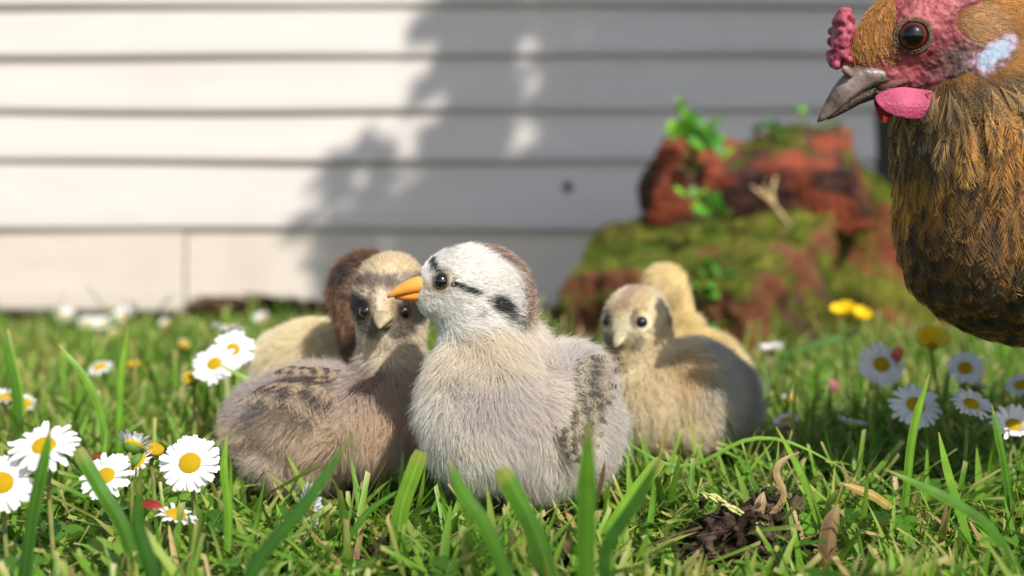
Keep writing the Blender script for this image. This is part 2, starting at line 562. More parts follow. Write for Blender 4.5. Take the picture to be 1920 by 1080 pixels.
for i in range(len(zs) - 1): board(zs[i], zs[i + 1], x0w, x1w, paint, 10 + i)
xj = float(at(350, 500, WY)[0])
zb = 0.021
b1 = board(zb - .004, zs[0], x0w, xj - 0.0012, paint_low, 31, ragged=0.009)
b2 = board(zb - .002, zs[0], xj + 0.0012, x1w, paint_low, 47, ragged=0.016)
V, F = ball((0, 0, 0), (0.0055, 0.003, 0.0055), 16, 8)
nl = link('nail_head', py_mesh('nail_head', V, F, [plain_mat('rusty_nail', S('2e2620'), S('473a30'), rough=.7)]), wall)
p = at(1065, 350, WY - .008); nl.location = (p[0], p[1] - WY, p[2])
# backing sheet, the return side of the building and its sill beam
def boxm(name, lo, hi, mt, parent):
    lo, hi = np.array(lo), np.array(hi)
    V = np.array([[lo[0] if a == 0 else hi[0], lo[1] if b == 0 else hi[1], lo[2] if c == 0 else hi[2]] for a in (0, 1) for b in (0, 1) for c in (0, 1)])
    F = [[0, 1, 3, 2], [4, 6, 7, 5], [0, 4, 5, 1], [2, 3, 7, 6], [0, 2, 6, 4], [1, 5, 7, 3]]
    return link(name, py_mesh(name, V, F, [mt], smooth=False), parent)
boxm('backing', (x0w, 0.0135, 0.03), (x1w - .004, .03, zs[-1] - .01), backing, wall)
boxm('side_wall', (x1w - .02, 0.032, 0.03), (x1w - .006, .8, zs[-1] - .01), backing, wall)
boxm('sill_beam', (x0w, 0.0135, -0.01), (x1w - .004, .05, 0.028), plain_mat('rotten_wood', S('2e241b'), S('51402f'), scale=60, rough=.95, bump=.6), wall)
# corner post ending the boards; the shadowed gap is put into its colour
boxm('corner_post', (x1w + .001, -0.006, -0.005), (x1w + .02, .05, zs[-1]), paint_mat('shadow_tone_post', S('23271f'), S('2d3128'), S('1e211b')), wall)
# a splintered bit of rotten wood at the foot of the wall
r = np.random.default_rng(5)
sp = []
for i in range(9):
    a = at(350 + i * 13, 572 - (i % 3) * 7, WY - .025) + r.normal(size=3) * .004
    b = a + np.array([.03 + .02 * r.random(), r.normal() * .004, r.normal() * .006])
    sp.append(tube(np.linspace(a, b, 4), [.001, .0035, .003, .0008], 6))
V, F = join(sp)
tag(link('rotten_wood_splinters', py_mesh('splinters', V, F, [plain_mat('dark_rot', S('3a2a1e'), S('6b4c36'), scale=90, rough=.9)])), 'dark splintered rotten wood at the foot of the wall', 'wood')

# ---------------------------------------------------------------- mossy bricks
def rotm(rx, ry, rz):
    cx, sx, cy, sy, cz, sz = math.cos(rx), math.sin(rx), math.cos(ry), math.sin(ry), math.cos(rz), math.sin(rz)
    X = np.array([[1, 0, 0], [0, cx, -sx], [0, sx, cx]]); Y = np.array([[cy, 0, sy], [0, 1, 0], [-sy, 0, cy]]); Z = np.array([[cz, -sz, 0], [sz, cz, 0], [0, 0, 1]])
    return Z @ Y @ X

def brick_colours(p, n, seed, moss_amt, red, dark):
    w = wavy(p, 55, seed) ; w2 = wavy(p, 160, seed + 1); w3 = wavy(p, 420, seed + 2)
    c = mixc(np.broadcast_to(red, p.shape), dark, sstep(-.55, .25, w + .4 * w2))
    c = mixc(c, S('7d4a38'), .3 * sstep(.3, 1, w3))
    mo = sstep(.05, .75, n[:, 2] * 1.1 + .45 * w2 + .35 * w + moss_amt)
    mc = mixc(np.broadcast_to(S('4f5f1e'), p.shape), S('6b6a2a'), sstep(-.5, .7, w2))
    mc = mixc(mc, S('3a3018'), .7 * sstep(.2, 1.0, w3 + w))
    return mixc(c, mc, mo), mo

brick_m = attr_mat('weathered_brick', rough=.95, spec=.08, bump=.9, bump_scale=330, vary=.25, vary_scale=140)
moss_m = attr_mat('moss', rough=.8, spec=.1, translucent=.3)
mossfur = fur_mat('moss_fibre', .35, .02)
def stone(name, label, cat, parts, lo, hi, seed, moss_amt, red, dark, mossn, mosslen=0.006, step=.0032, group=None):
    def f(p):
        d = parts(p)
        return d + .0045 * wavy(p, 60, seed + 5) + .0022 * wavy(p, 190, seed + 6) + .0012 * wavy(p, 520, seed + 7)
    org = np.array([(lo[0] + hi[0]) / 2, (lo[1] + hi[1]) / 2, lo[2]])
    V, Q = surface_nets(f, lo, hi, step)
    n = grad(f, V)
    c, mo = brick_colours(V, n, seed, moss_amt, red, dark)
    t = empty(name, org, label, cat, group)
    link('block', np_mesh('block', V - org, Q, [brick_m], col=c), t)
    def dens(p):
        return brick_colours(p, grad(f, p), seed, moss_amt, red, dark)[1] ** 1.5
    def colf(p, nn):
        w = wavy(p, 120, seed + 9)
        cc = mixc(np.broadcast_to(S('5f7a1e'), p.shape), S('8a8a38'), sstep(-.4, .8, w))
        return mixc(cc, S('4a3c1c'), .65 * sstep(.1, .9, wavy(p, 75, seed + 11)))
    P, R, C = grow(f, V, Q, mossn, lambda p: np.full(len(p), mosslen), lambda p, n: wavy(p, 300, 1)[:, None] * np.array([1., .4, .3]) + np.array([.1, -.2, -.3]), colf, .75, 2.6e-4, seed, clump=.6, per=10, density=dens, droop=0)
    m = link('moss', np_curves('moss', P - org, R, C, mossfur), t); m['kind'] = 'stuff'
    return f

red, dark = S('834230'), S('44322e')
D1 = 1.14
c1 = at(1318, 590, D1 + .07)
R1 = rotm(math.radians(17), math.radians(3), math.radians(-36))
stone('broken_brick', 'mossy broken brick lying in the grass under the other brick', 'brick',
      lambda p: sd_box(p, c1, (.092, .086, .066), R1, .010), c1 - .15, c1 + .15, 21, .16, S('6e4632'), S('4f4030'), 26000, .007, group='old mossy bricks by the wall')
c2 = at(1412, 345, D1 + .125)
R2 = rotm(math.radians(22), math.radians(-3), math.radians(-6))
def up_brick(p):
    q = (p - c2) @ R2
    d = sd_box(p, c2, (.098, .05, .033), R2, .006)
    cut = (q @ unit(np.array([-1.0, 0, .50]))) - .083     # the left end is broken off at a slant
    cut2 = (q @ unit(np.array([1.0, -.1, .25]))) - .092
    return np.maximum(np.maximum(d, cut), cut2)
f_up = stone('red_brick', 'red and blackened brick resting on top of the mossy one', 'brick', up_brick, c2 - .15, c2 + .15, 61, -.8, red, dark, 9000, .005, group='old mossy bricks by the wall')
c3 = at(1650, 480, D1 + .17)
R3 = rotm(math.radians(10), math.radians(38), math.radians(8))
stone('mossy_stone', 'moss covered rubble sloping down at the right of the bricks', 'stone',
      lambda p: smin(sd_box(p, c3, (.085, .05, .05), R3, .02), sd_ell(p, at(1640, 620, D1 + .15), np.array([.06, .05, .06])), .03), c3 - .2, c3 + .2, 83, .62, S('7a4632'), S('4d4230'), 16000, .008)

# ---------------------------------------------------------------- small weeds on the bricks
leaf_m = attr_mat('leaf_green', rough=.45, spec=.35, translucent=.35, vary=.15, vary_scale=200)
def leaf_mesh(name, c, n=5, cup=.25, wid=.5):
    V, F, C = [], [], []
    for i in range(n + 1):
        s = i / n
        w = wid * math.sin(math.pi * min(1, s * .96 + .04)) ** .8 * .5 + .004
        z = .15 * math.sin(s * 2.2)
        V += [(s, -w, z + cup * w), (s, 0, z), (s, w, z + cup * w)]
        C += [c, c * 1.15, c]
    for i in range(n):
        for j in (0, 1): F.append([i * 3 + j, i * 3 + 3 + j, i * 3 + 4 + j, i * 3 + 1 + j])
    return py_mesh(name, V, F, [leaf_m], col=np.array(C))
LEAF = [leaf_mesh('leaf', S(c), wid=w) for c, w in (('5f9a2c', .6), ('4c8a2a', .75), ('86b83c', .5), ('3c7a24', .65))]
def place(o, p, d, nrm, scale):
    d = unit(d); s = unit(np.cross(nrm, d)); u = np.cross(d, s)
    from mathutils import Matrix
    M = Matrix(((d[0], s[0], u[0], 0), (d[1], s[1], u[1], 0), (d[2], s[2], u[2], 0), (0, 0, 0, 1)))
    o.matrix_local = Matrix.Translation(Vector(p)) @ M @ Matrix.Scale(scale, 4)
stem_m = plain_mat('green_stem', S('4c6b22'), S('7a8a3a'), scale=120, rough=.6)
dry_m = plain_mat('dry_stem', S('a98c62'), S('cdb487'), scale=120, rough=.8)
def weed(label, base, tips, leafsz, seed, name='weed', nl=5, pick=(0, 1, 2, 3)):
    r = np.random.default_rng(seed)
    t = empty(name, base, label, 'plant')
    for tip in tips:
        v = np.asarray(tip) - base
        path = [v * s + np.array([0, 0, .012 * math.sin(s * 3.1)]) for s in np.linspace(0, 1, 6)]
        V, F = tube(path, np.linspace(.0011, .0005, 6), 6)
        link('stem', py_mesh('stem', V, F, [stem_m]), t)
        for k in range(nl):
            s = .35 + .65 * (k + 1) / nl
            q = np.array([np.interp(s, np.linspace(0, 1, 6), np.array(path)[:, j]) for j in range(3)])
            d = unit(np.array([r.normal(), r.normal() - .3, .35 + .5 * r.random()]))
            o = link('leaf', LEAF[pick[r.integers(len(pick))]], t)
            place(o, q, d, unit(np.array([r.normal() * .3, -.7, 1])), leafsz * r.uniform(.7, 1.2))
    return t
B = D1 + .10
weed('leafy green weed growing from the left end of the red brick', at(1300, 300, B), [at(1262, 265, B - .02), at(1335, 262, B - .03), at(1355, 300, B - .05), at(1320, 285, B - .05), at(1290, 245, B)], .019, 3, nl=7)
weed('tall bright sprig with one round leaf above the red brick', at(1290, 300, B + .02), [at(1280, 215, B + .02)], .024, 4, nl=2, pick=(2,))
weed('low green sprigs along the top edge of the red brick', at(1440, 275, B + .03), [at(1415, 258, B + .03), at(1450, 252, B + .03), at(1470, 262, B + .02)], .010, 5, nl=6, pick=(0, 3))
weed('thin weed stem with leaf standing behind the hen beak', at(1520, 265, B + .04), [at(1492, 215, B + .04), at(1570, 242, B + .04)], .013, 6, nl=3, pick=(2, 0))
weed('small green weed in the joint between the two bricks', at(1340, 435, D1 + .03), [at(1330, 405, D1 + .02), at(1360, 415, D1 + .02), at(1300, 420, D1 + .03), at(1285, 375, D1 + .03)], .014, 7, nl=5)
weed('trailing creeper with round leaves down the lower brick', at(1330, 500, D1 - .02), [at(1350, 560, D1 - .05), at(1375, 610, D1 - .05), at(1318, 545, D1 - .04), at(1345, 640, D1 - .05)], .013, 8, nl=6)
tw = empty('dry_twig', at(1480, 425, D1 + .03), 'pale forked dry twig leaning on the red brick', 'twig')
o0 = np.array(tw.location)
for pts in ([(1480, 425), (1452, 385), (1447, 360), (1455, 330)], [(1452, 385), (1425, 362), (1408, 348)], [(1462, 402), (1430, 352), (1440, 335)]):
    V, F = tube([at(a, b, D1 + .03) - o0 for a, b in pts], np.linspace(.0022, .0009, len(pts)), 6)
    link('branch', py_mesh('branch', V, F, [dry_m]), tw)

# ---------------------------------------------------------------- hedge added beyond the wall corner, gap shade put into its leaf colour
hd = empty('hedge', (1.5, 2.15, 0), 'added hedge, its leaves coloured dark for the shadowed gap beyond the wall corner', 'hedge')
r = np.random.default_rng(11)
n = 45000
bp_ = np.stack([r.uniform(-1.2, 1.6, n), r.uniform(-.25, .35, n), r.uniform(0, 1.3, n)], 1)
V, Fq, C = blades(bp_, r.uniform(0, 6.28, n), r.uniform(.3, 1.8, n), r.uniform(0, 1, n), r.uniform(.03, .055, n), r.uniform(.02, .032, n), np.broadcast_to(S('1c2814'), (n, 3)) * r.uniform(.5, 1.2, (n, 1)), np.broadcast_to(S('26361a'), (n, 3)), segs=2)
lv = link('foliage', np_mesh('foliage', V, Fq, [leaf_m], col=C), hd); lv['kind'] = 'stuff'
for k in range(8):
    x = -1.1 + k * .36
    V, F = tube([(x, 0, -.02), (x + .05, .02, .5), (x - .03, 0, 1.1)], [.02, .014, .006], 7)
    link('trunk', py_mesh('trunk', V, F, [backing]), hd)

# ---------------------------------------------------------------- chicks
down_m = fur_mat('chick_down', .45, .08)
skin_m = attr_mat('chick_skin', rough=.9, spec=.05)
eye_black = plain_mat('chick_eye', S('0a0706'), S('140c08'), scale=300, rough=.08, spec=.6, coat=1.0)
dark_lid = plain_mat('dark_eyelid', S('2a2019'), S('43362a'), scale=500, rough=.7)
lid_m = plain_mat('eyelid_skin', S('4f462f'), S('75694a'), scale=500, rough=.6, bump=.5, bump_scale=1500)
beak_orange = plain_mat('orange_beak', S('e8983a'), S('f0a850'), scale=160, rough=.38, spec=.4, sss=.25)
beak_low = plain_mat('orange_lower_beak', S('d97f30'), S('e89440'), scale=160, rough=.4, spec=.4, sss=.25)
beak_horn = plain_mat('horn_beak', S('b4a985'), S('857b60'), scale=200, rough=.4, spec=.4, sss=.1)
beak_horn2 = plain_mat('dark_horn_beak', S('6b6353'), S('8a8168'), scale=200, rough=.45, spec=.4)
nostril_m = plain_mat('nostril_dark', S('2a1408'), S('50260f'), rough=.7)
leg_m = plain_mat('chick_shank', S('b98a6a'), S('9a6f55'), scale=240, rough=.55, bump=.6, bump_scale=900, sss=.15)

class Chick:
    """spec in pixels of the photograph at depth D; local space = world minus base"""
    def __init__(s, D, bx, prims, head, F, label, name='chick', cat='chick', k=24, shrink=.0030, group='chicks in the grass'):
        s.D = D; s.u = D / FPX
        s.org = np.array([at(bx, 600, D)[0], D, 0.0])
        s.prims = []
        for q in prims:
            if q[0] == 'e':
                _, px, py, dy, r = q[:5]
                s.prims.append(('e', s.P(px, py, dy), np.array(r, float) * s.u, None))
            else:
                _, a, b, ra, rb = q
                s.prims.append(('c', s.P(*a), s.P(*b), ra * s.u, rb * s.u))
        # head frame
        s.hc = s.P(*head[:3]); s.hr = np.array(head[3], float) * s.u     # radii: forward, sideways, up
        s.F = unit(np.array(F, float)); up = np.array([0, 0, 1.0])
        s.L = unit(np.cross(up, s.F)); s.U = np.cross(s.F, s.L)
        s.HR = np.stack([s.F, s.L, s.U], 1)
        s.k = k * s.u; s.shrink = shrink
        s.t = empty(name, s.org, label, cat, group)
        s.extra = []
    def P(s, px, py, dy=0):
        return at(px, py, s.D + dy / 1000) - s.org
    def H(s, f, l, u):
        return s.hc + s.F * f + s.L * l + s.U * u
    def hl(s, p):
        return (p - s.hc) @ s.HR
    def f(s, p):
        d = sd_ell(p, s.hc, s.hr, s.HR)
        d = smin(d, sd_ell(p, s.H(s.hr[0] * .45, 0, -s.hr[2] * .35), s.hr * np.array([.62, .72, .6]), s.HR), s.k * .5)
        for q in s.prims:
            e = sd_ell(p, q[1], q[2]) if q[0] == 'e' else sd_cone(p, q[1], q[2], q[3], q[4])
            d = smin(d, e, s.k)
        return d + s.shrink * (1 - s.headness(p))
    def mesh(s, colf, step=.0016):
        pts = [s.hc - s.hr.max() * 1.2, s.hc + s.hr.max() * 1.2]
        for q in s.prims:
            if q[0] == 'e': pts += [q[1] - q[2], q[1] + q[2]]
            else: pts += [q[1] - q[3], q[1] + q[3], q[2] - q[4], q[2] + q[4]]
        pts = np.array(pts)
        s.V, s.Q = surface_nets(s.f, pts.min(0) - .008, pts.max(0) + .008, step)
        s.colf = colf
        c = colf(s.V, grad(s.f, s.V))
        link('body', np_mesh('body', s.V, s.Q, [skin_m], col=c * .8), s.t)
    def headness(s, p):
        """1 on the head, 0 on the body"""
        d = np.linalg.norm(s.hl(p) / (s.hr * np.array([1.25, 1.35, 1.3])), axis=-1)
        return 1 - sstep(.9, 1.35, d)
    def fur(s, n, Bdir, seed, hl=.0022, bl=.009, belly=.011, rad=7e-5, tip=.35, holes=(), lift_b=.5, clump=.38, nl=.0045):
        Bdir = unit(np.array(Bdir, float))
        bb = s.H(s.hr[0] * .95, 0, -s.hr[2] * .2)
        zlo, zhi = s.V[:, 2].min(), s.hc[2] - s.hr[2]
        def length(p):
            h = s.headness(p); q = s.hl(p) / s.hr
            body = np.where(p[:, 2] < zlo + .35 * (zhi - zlo), belly, bl)
            body = body + (nl - body) * sstep(zhi - .004, zhi + .014, p[:, 2])
            hd = hl * (1 + .9 * sstep(.1, -.9, q[:, 0]) + .5 * sstep(.3, .9, q[:, 2]) * sstep(.9, .2, q[:, 0]))
            hd = hd * np.clip(np.linalg.norm(p - bb, axis=1) / .012, .35, 1)
            return body + (hd - body) * h
        def comb(p, n):
            h = s.headness(p)[:, None]
            away = unit(p - bb) * .8 - s.F * .7 + s.U * .15
            rear = np.clip((p - s.P0) @ -Bdir / .03, -1, 1)[:, None]
            body = -Bdir * (.55 + .45 * rear) + np.array([0, 0, -1.0]) * (.9 - .35 * rear)
            return body + (away - body) * h
        s.P0 = s.V.mean(0)
        def dens(p):
            d = np.ones(len(p))
            for c, r0, r1 in holes: d = d * sstep(r0, r1, np.linalg.norm(p - c, axis=1))
            return d
        lift = lambda p: lift_b + (.36 - lift_b) * s.headness(p)
        P, R, C = grow(s.f, s.V, s.Q, n, length, comb, s.colf, lift, rad, seed, clump=clump, density=dens, droop=.3,
                       tipmix=lambda c: c + (np.maximum(c, S('e9e2d8')) - c) * tip * sstep(.12, .4, c.mean(-1))[:, None])
        o = link('down', np_curves('down', P, R, C, down_m), s.t); o['kind'] = 'stuff'
    def eye(s, c, out, r=.0033, lm=None, sink=.35):
        out = unit(out)
        V, F = ball((0, 0, 0), r, 20, 14)
        e = link('eye', py_mesh('eye', V, F, [eye_black]), s.t, loc=c - out * r * sink)
        # eyelid: a ring of skin around the ball
        a = unit(np.cross(out, [0, 0, 1])); b = np.cross(out, a)
        ring = [(math.cos(t) * a + math.sin(t) * b * .95) * r * 1.06 + out * r * (.47 - sink) for t in np.linspace(0, 2 * math.pi, 25)[:-1]]
        V = []; seg = 8
        for i, q in enumerate(ring):
            rad_ = unit(q - out * (q @ out))
            for j in range(seg):
                th = 2 * math.pi * j / seg
                V.append(q + (rad_ * math.cos(th) * .85 + out * math.sin(th) * .6) * r * .22)
        m = len(ring)
        F = [[i * seg + j, ((i + 1) % m) * seg + j, ((i + 1) % m) * seg + (j + 1) % seg, i * seg + (j + 1) % seg] for i in range(m) for j in range(seg)]
        link('eyelid', py_mesh('eyelid', np.array(V), F, [lm or lid_m]), e)
        return c
    def beak(s, base_f, base_u, ln, hgt, wid, up_m, lo_m, droop=.3, gape=.0):
        """upper and lower mandible in the head frame"""
        n = 10; tt = np.linspace(0, 1, n)
        f = base_f + ln * tt
        top = base_u + hgt * (.62 - .10 * tt - .52 * tt ** 2.2) - droop * ln * tt ** 2 * .25
        cut = base_u - hgt * (.02 + .08 * tt) - droop * ln * tt ** 2 * .28
        top = np.maximum(top, cut + .0002)
        w = wid * .5 * (1 - tt ** 1.6) ** .8 + .00035
        T = np.array([s.H(a, 0, b) for a, b in zip(f, top)]); Bt = np.array([s.H(a, 0, b) for a, b in zip(f, cut)])
        V, F = loft(T, Bt, w, s.L, flat_bot=True)
        bk = link('beak', py_mesh('beak', V, F, [up_m]), s.t)
        f2 = base_f - .001 + ln * .88 * tt
        lo = cut - hgt * .34 * (1 - tt ** 2) - .0003
        T = np.array([s.H(a, 0, b + .0008) for a, b in zip(f2, cut)]); Bt = np.array([s.H(a, 0, b) for a, b in zip(f2, lo)])
        V, F = loft(T, Bt, w * .9, s.L, flat_top=True)
        link('lower_mandible', py_mesh('lower_mandible', V, F, [lo_m]), bk)
        for sg in (-1, 1):
            V, F = ball((0, 0, 0), (.0011, .0005, .0005), 10, 6)
            V = V @ np.stack([unit(s.F - .35 * s.U), s.L, s.U]) + s.H(base_f + ln * .30, sg * wid * .40, base_u + hgt * .34)
            link('nostril', py_mesh('nostril', V, F, [nostril_m]), bk)
    def legs(s, spots, top=.035, lean=(0, 0)):
        for (px, dy) in spots:
            b = s.P(px, 900, dy); b[2] = .0035
            a = np.array([b[0] + lean[0], b[1] + lean[1], top])
            parts = [tube([a, a * .5 + b * .5 + np.array([0, .0, .002]), b], [.0034, .0023, .0024], 9)]
            Fd = unit(np.array([s.F[0], s.F[1], 0]))
            Sd = np.array([-Fd[1], Fd[0], 0])
            for ang, ln in ((-.55, .016), (0, .02), (.55, .016), (3.14, .009)):
                d = Fd * math.cos(ang) + Sd * math.sin(ang)
                parts.append(tube([b, b + d * ln * .5 + np.array([0, 0, .001]), b + d * ln + np.array([0, 0, -.002])], [.0022, .0016, .0006], 7))
            V, F = join(parts)
            link('leg', py_mesh('leg', V, F, [leg_m]), s.t)

def wing_feathers(ch, rows, normal_f, seed, dark, pale, bars=2.1):
    """each quill of the small wing is an object of its own"""
    r = np.random.default_rng(seed)
    for i, (rt, dr, ln, wd) in enumerate(rows):
        def colour(u, v, sg, F, ph=r.uniform(0, 1)):
            b = np.sin((u * bars + ph + .06 * r.normal(size=u.shape)) * 2 * math.pi) + .45 * r.normal(size=u.shape)
            t = sstep(-.2, .35, b)
            c = mixc(np.broadcast_to(dark, u.shape + (3,)), pale, t * .75)
            return mixc(c, pale, sstep(.62, .9, v) * .9 + sstep(.93, 1, u) * .2) * r.normal(1, .1, u.shape + (1,))
        nn = normal_f(np.array(rt)[None])[0]
        dr = unit(dr - nn * (dr @ nn) + nn * .16)
        P, R, C = feathers(np.array(rt)[None] + nn * (.0048 + .0004 * i), dr[None], nn[None], np.array([ln]), np.array([wd]), np.array([-.12]), colour, B=60, K=4, seed=seed + i, rad=1.15e-4, ragged=.06, shape=.55)
        link('wing_feather', np_curves('wing_feather', P, R, C, down_m), ch.t)

# ---- the sharp chick in the middle
ck = Chick(.54, 960, [
    ('e', 905, 768, -8, (108, 108, 122)), ('e', 1005, 800, 3, (118, 118, 112)), ('e', 1092, 795, 14, (66, 80, 92)),
    ('e', 1060, 720, 10, (80, 92, 74)), ('c', (908, 700, -5), (905, 600, -2), 96, 80), ('e', 940, 572, 0, (54, 62, 74)), ('e', 960, 640, 4, (58, 70, 60))],
    (882, 532, -2, (98, 76, 70)), (-1, -.10, -.03), 'sharp pale grey chick with orange beak standing in front of the others')
def col_main(p, n):
    q = ck.hl(p); x, y, z = q[:, 0], np.abs(q[:, 1]), q[:, 2]
    w = wavy(p, 150, 5); w2 = wavy(p, 420, 6); w3 = wavy(p, 900, 8)
    body = mixc(np.broadcast_to(S('e8e1d8'), p.shape), S('cbc2c0'), sstep(-.3, .9, w))
    body = mixc(body, S('dcc9ae'), .5 * sstep(.3, 1.2, w2))
    body = mixc(body, S('efece8'), .6 * sstep(.02, -.03, p[:, 0]) * sstep(.06, .04, p[:, 2]))
    neck = S('e6dcc8')
    body = mixc(body, neck, sstep(.060, .072, p[:, 2]) * sstep(.012, -.004, p[:, 0]))
    hd = np.broadcast_to(S('f4f1ec'), p.shape)
    hd = mixc(hd, S('ead9c2'), .6 * sstep(.006, .0, np.hypot(x - .017, z + .001)))       # bare warm patch before the eye
    h = ck.headness(p)
    c = mixc(body, hd, sstep(.15, .6, h))
    j = .0009 * w3
    # chestnut stripe over crown and nape with black rim
    top = (n @ ck.U > .25) | (x < -.012)
    d = y + j * 1.5
    wid = np.interp(x, [-.05, -.02, -.010, -.002, .005], [.0072, .0085, .0065, .003, 0.0])
    zone = sstep(-.016, -.010, z) * (x < .01) * (p[:, 2] > .068)
    edge = sstep(wid + .003, wid + .0015, d) * zone
    core = sstep(wid + .0012, wid - .0008, d) * zone
    c = mixc(c, S('3a2a22'), .85 * edge * top * sstep(-.2, .5, wavy(p, 300, 19) + .5))
    c = mixc(c, mixc(np.broadcast_to(S('94694a'), p.shape), S('b08a68'), sstep(-.2, .8, w2)), core * top)
    rs = np.random.default_rng(len(p)).random(len(p)); inz = (core * top > .3)
    c = np.where((inz & (rs < .22))[:, None], S('e2d2bc'), c); c = np.where((inz & (rs > .9))[:, None], S('33251d'), c)
    def blot(cx, cz, rx, rz, rot):
        a, b = (x - cx) * math.cos(rot) + (z - cz) * math.sin(rot), -(x - cx) * math.sin(rot) + (z - cz) * math.cos(rot)
        return sstep(1.15, .85, np.hypot(a / rx, b / rz) + .18 * w3) * (y > .002)
    for e_ in EYES: c = mixc(c, S('a0906a'), .8 * sstep(.0052, .0040, np.linalg.norm(p - e_, axis=1)))
    blk = S('12100f')
    c = mixc(c, blk, blot(.0148, .0076, .0012, .0029, -.55))
    c = mixc(c, blk, blot(.0062, .0002, .0022, .0009, .2) )
    c = mixc(c, blk, blot(.0008, -.0022, .0030, .0011, .35))
    c = mixc(c, blk, blot(-.0085, -.0075, .0052, .0030, .75))
    c = mixc(c, blk, .8 * blot(-.0145, -.0125, .0042, .0012, .25))
    c = mixc(c, S('6d5f55'), .6 * blot(-.002, -.010, .003, .0007, -.7))
    return c
e1 = surf_hit(ck.f, 826, 527, .54, ck.org)
n1 = grad(ck.f, e1[None])[0]
ql = ck.hl(e1[None])[0]; e2 = ck.H(ql[0], -ql[1], ql[2]); nl_ = n1 @ ck.HR; n2 = ck.HR @ np.array([nl_[0], -nl_[1], nl_[2]])
EYES = (e1, e2)
ck.mesh(col_main)
for c_, n_ in ((e1, n1), (e2, n2)): ck.eye(c_, n_, .0030)
ck.beak(.0168, -.0022, .0148, .0098, .0118, beak_orange, beak_low, droop=.30)
tipb = ck.H(.021, 0, -.002)
ck.fur(135000, (-.85, -.45, 0), 101, hl=.0032, bl=.0125, belly=.0135, nl=.0062, rad=5.5e-5, tip=.5, lift_b=.58, holes=((e1, .0034, .0044), (e2, .0034, .0044), (tipb, .0066, .0082)))
ck.legs([(960, -6), (1040, 8)], top=.03)
nf = lambda p: grad(ck.f, p)
rows = []
for i in range(9):
    a = surf_hit(ck.f, 1075 - 3 * i, 690 + 13 * i, .54, ck.org)
    rows.append((a, np.array([.93, .35, -.12 - .10 * i]), .0185 - .0004 * i, .0056))
for i in range(4):
    a = surf_hit(ck.f, 1030 + 4 * i, 800 + 10 * i, .54, ck.org)
    rows.append((a, np.array([.8, .2, -.55]), .010, .004))
wing_feathers(ck, rows, nf, 120, S('30261f'), S('cdbc9c'))

# ---- the tan chick on the left that looks at the camera
c2k = Chick(.597, 620, [
    ('e', 600, 780, 0, (128, 118, 96)), ('e', 500, 790, 6, (70, 85, 74)), ('e', 690, 780, -6, (92, 90, 92)), ('e', 560, 850, 0, (95, 85, 48)),
    ('e', 740, 760, -4, (62, 70, 92)), ('c', (728, 730, 0), (735, 640, -2), 72, 60)],
    (733, 564, -2, (76, 70, 86)), (-.10, -1, -.06), 'tan and brown chick facing the camera left of the sharp one')
def col_tan(p, n):
    q = c2k.hl(p); x, y, z = q[:, 0], q[:, 1], q[:, 2]; ay = np.abs(y)
    w = wavy(p, 120, 15); w2 = wavy(p, 380, 16); w3 = wavy(p, 900, 18)
    body = mixc(np.broadcast_to(S('ddc4a6'), p.shape), S('bdaea8'), sstep(-.1, .9, n[:, 2] + .3 * w))
    body = mixc(body, S('e6d6be'), .6 * sstep(.034, .018, p[:, 2]))
    body = mixc(body, S('d2a678'), .45 * sstep(.008, .022, p[:, 0]) * sstep(-.4, .8, w2 + .2))
    body = mixc(body, S('5a4030'), .75 * sstep(.011, .004, np.hypot(p[:, 0] - .019, p[:, 2] - .066)) )
    hd = mixc(np.broadcast_to(S('efe2cc'), p.shape), S('d8c0a2'), sstep(.2, 1., w2))
    hd = mixc(hd, S('e0cfa8'), sstep(.011, .014, z))
    band = sstep(.0035, .001, np.abs(z - .0085 - .0012 * w3)) * (x > -.004)
    hd = mixc(hd, S('6b5240'), .8 * band)
    ey = sstep(.0076, .0045, np.hypot((ay - .0105) * .9, (z + .002) * 1.1) + .0006 * w3)
    hd = mixc(hd, S('241b15'), .95 * ey)
    mus = sstep(.0058, .0038, np.hypot((ay - .0055) * .8, z + .0085) + .0006 * w3) * (x > 0)
    hd = mixc(hd, S('4a3e32'), .8 * mus)
    line = 1.3 * sstep(.0020, .0009, np.abs(ay - .0035 - .15 * (z + .004))) * (z > -.006) * (z < .007)
    hd = mixc(hd, S('a58a70'), .6 * line)
    sidec = sstep(.012, .015, ay) * sstep(-.002, .004, z)
    hd = mixc(hd, S('5c4030'), .8 * sidec)
    return mixc(body, hd, sstep(.15, .6, c2k.headness(p)))
c2k.mesh(col_tan)
ea = surf_hit(c2k.f, 681, 584, .597, c2k.org); na = grad(c2k.f, ea[None])[0]
ql = c2k.hl(ea[None])[0]; eb = c2k.H(ql[0], -ql[1], ql[2]); nl_ = na @ c2k.HR; nb = c2k.HR @ np.array([nl_[0], -nl_[1], nl_[2]])
for c_, n_ in ((ea, na), (eb, nb)): c2k.eye(c_, n_, .0030, dark_lid, .5)
c2k.beak(.0150, -.0060, .0110, .0076, .0088, beak_horn, beak_horn2, droop=.5)
c2k.fur(80000, (.85, -.4, 0), 201, hl=.0036, bl=.012, belly=.013, nl=.0062, rad=7e-5, lift_b=.58, tip=.3, holes=((ea, .0033, .0045), (eb, .0033, .0045), (c2k.H(.018, 0, -.006), .0050, .0064)))
c2k.legs([(640, 0), (790, -14)], top=.036)
nf2 = lambda p: grad(c2k.f, p)
rows = []
for i in range(8):
    a = surf_hit(c2k.f, 640 - 13 * i, 742 - 1 * i, .585, c2k.org)
    rows.append((a, np.array([-.42 - .06 * i, -.1, -.85 + .05 * i]),   .024 - .0003 * i, .0066))
for i in range(5):
    a = surf_hit(c2k.f, 648 - 20 * i, 722, .585, c2k.org)
    rows.append((a, np.array([-.55, 0, -.7]), .012, .0056))
wing_feathers(c2k, rows, nf2, 230, S('382b22'), S('d0b898'), bars=1.9)

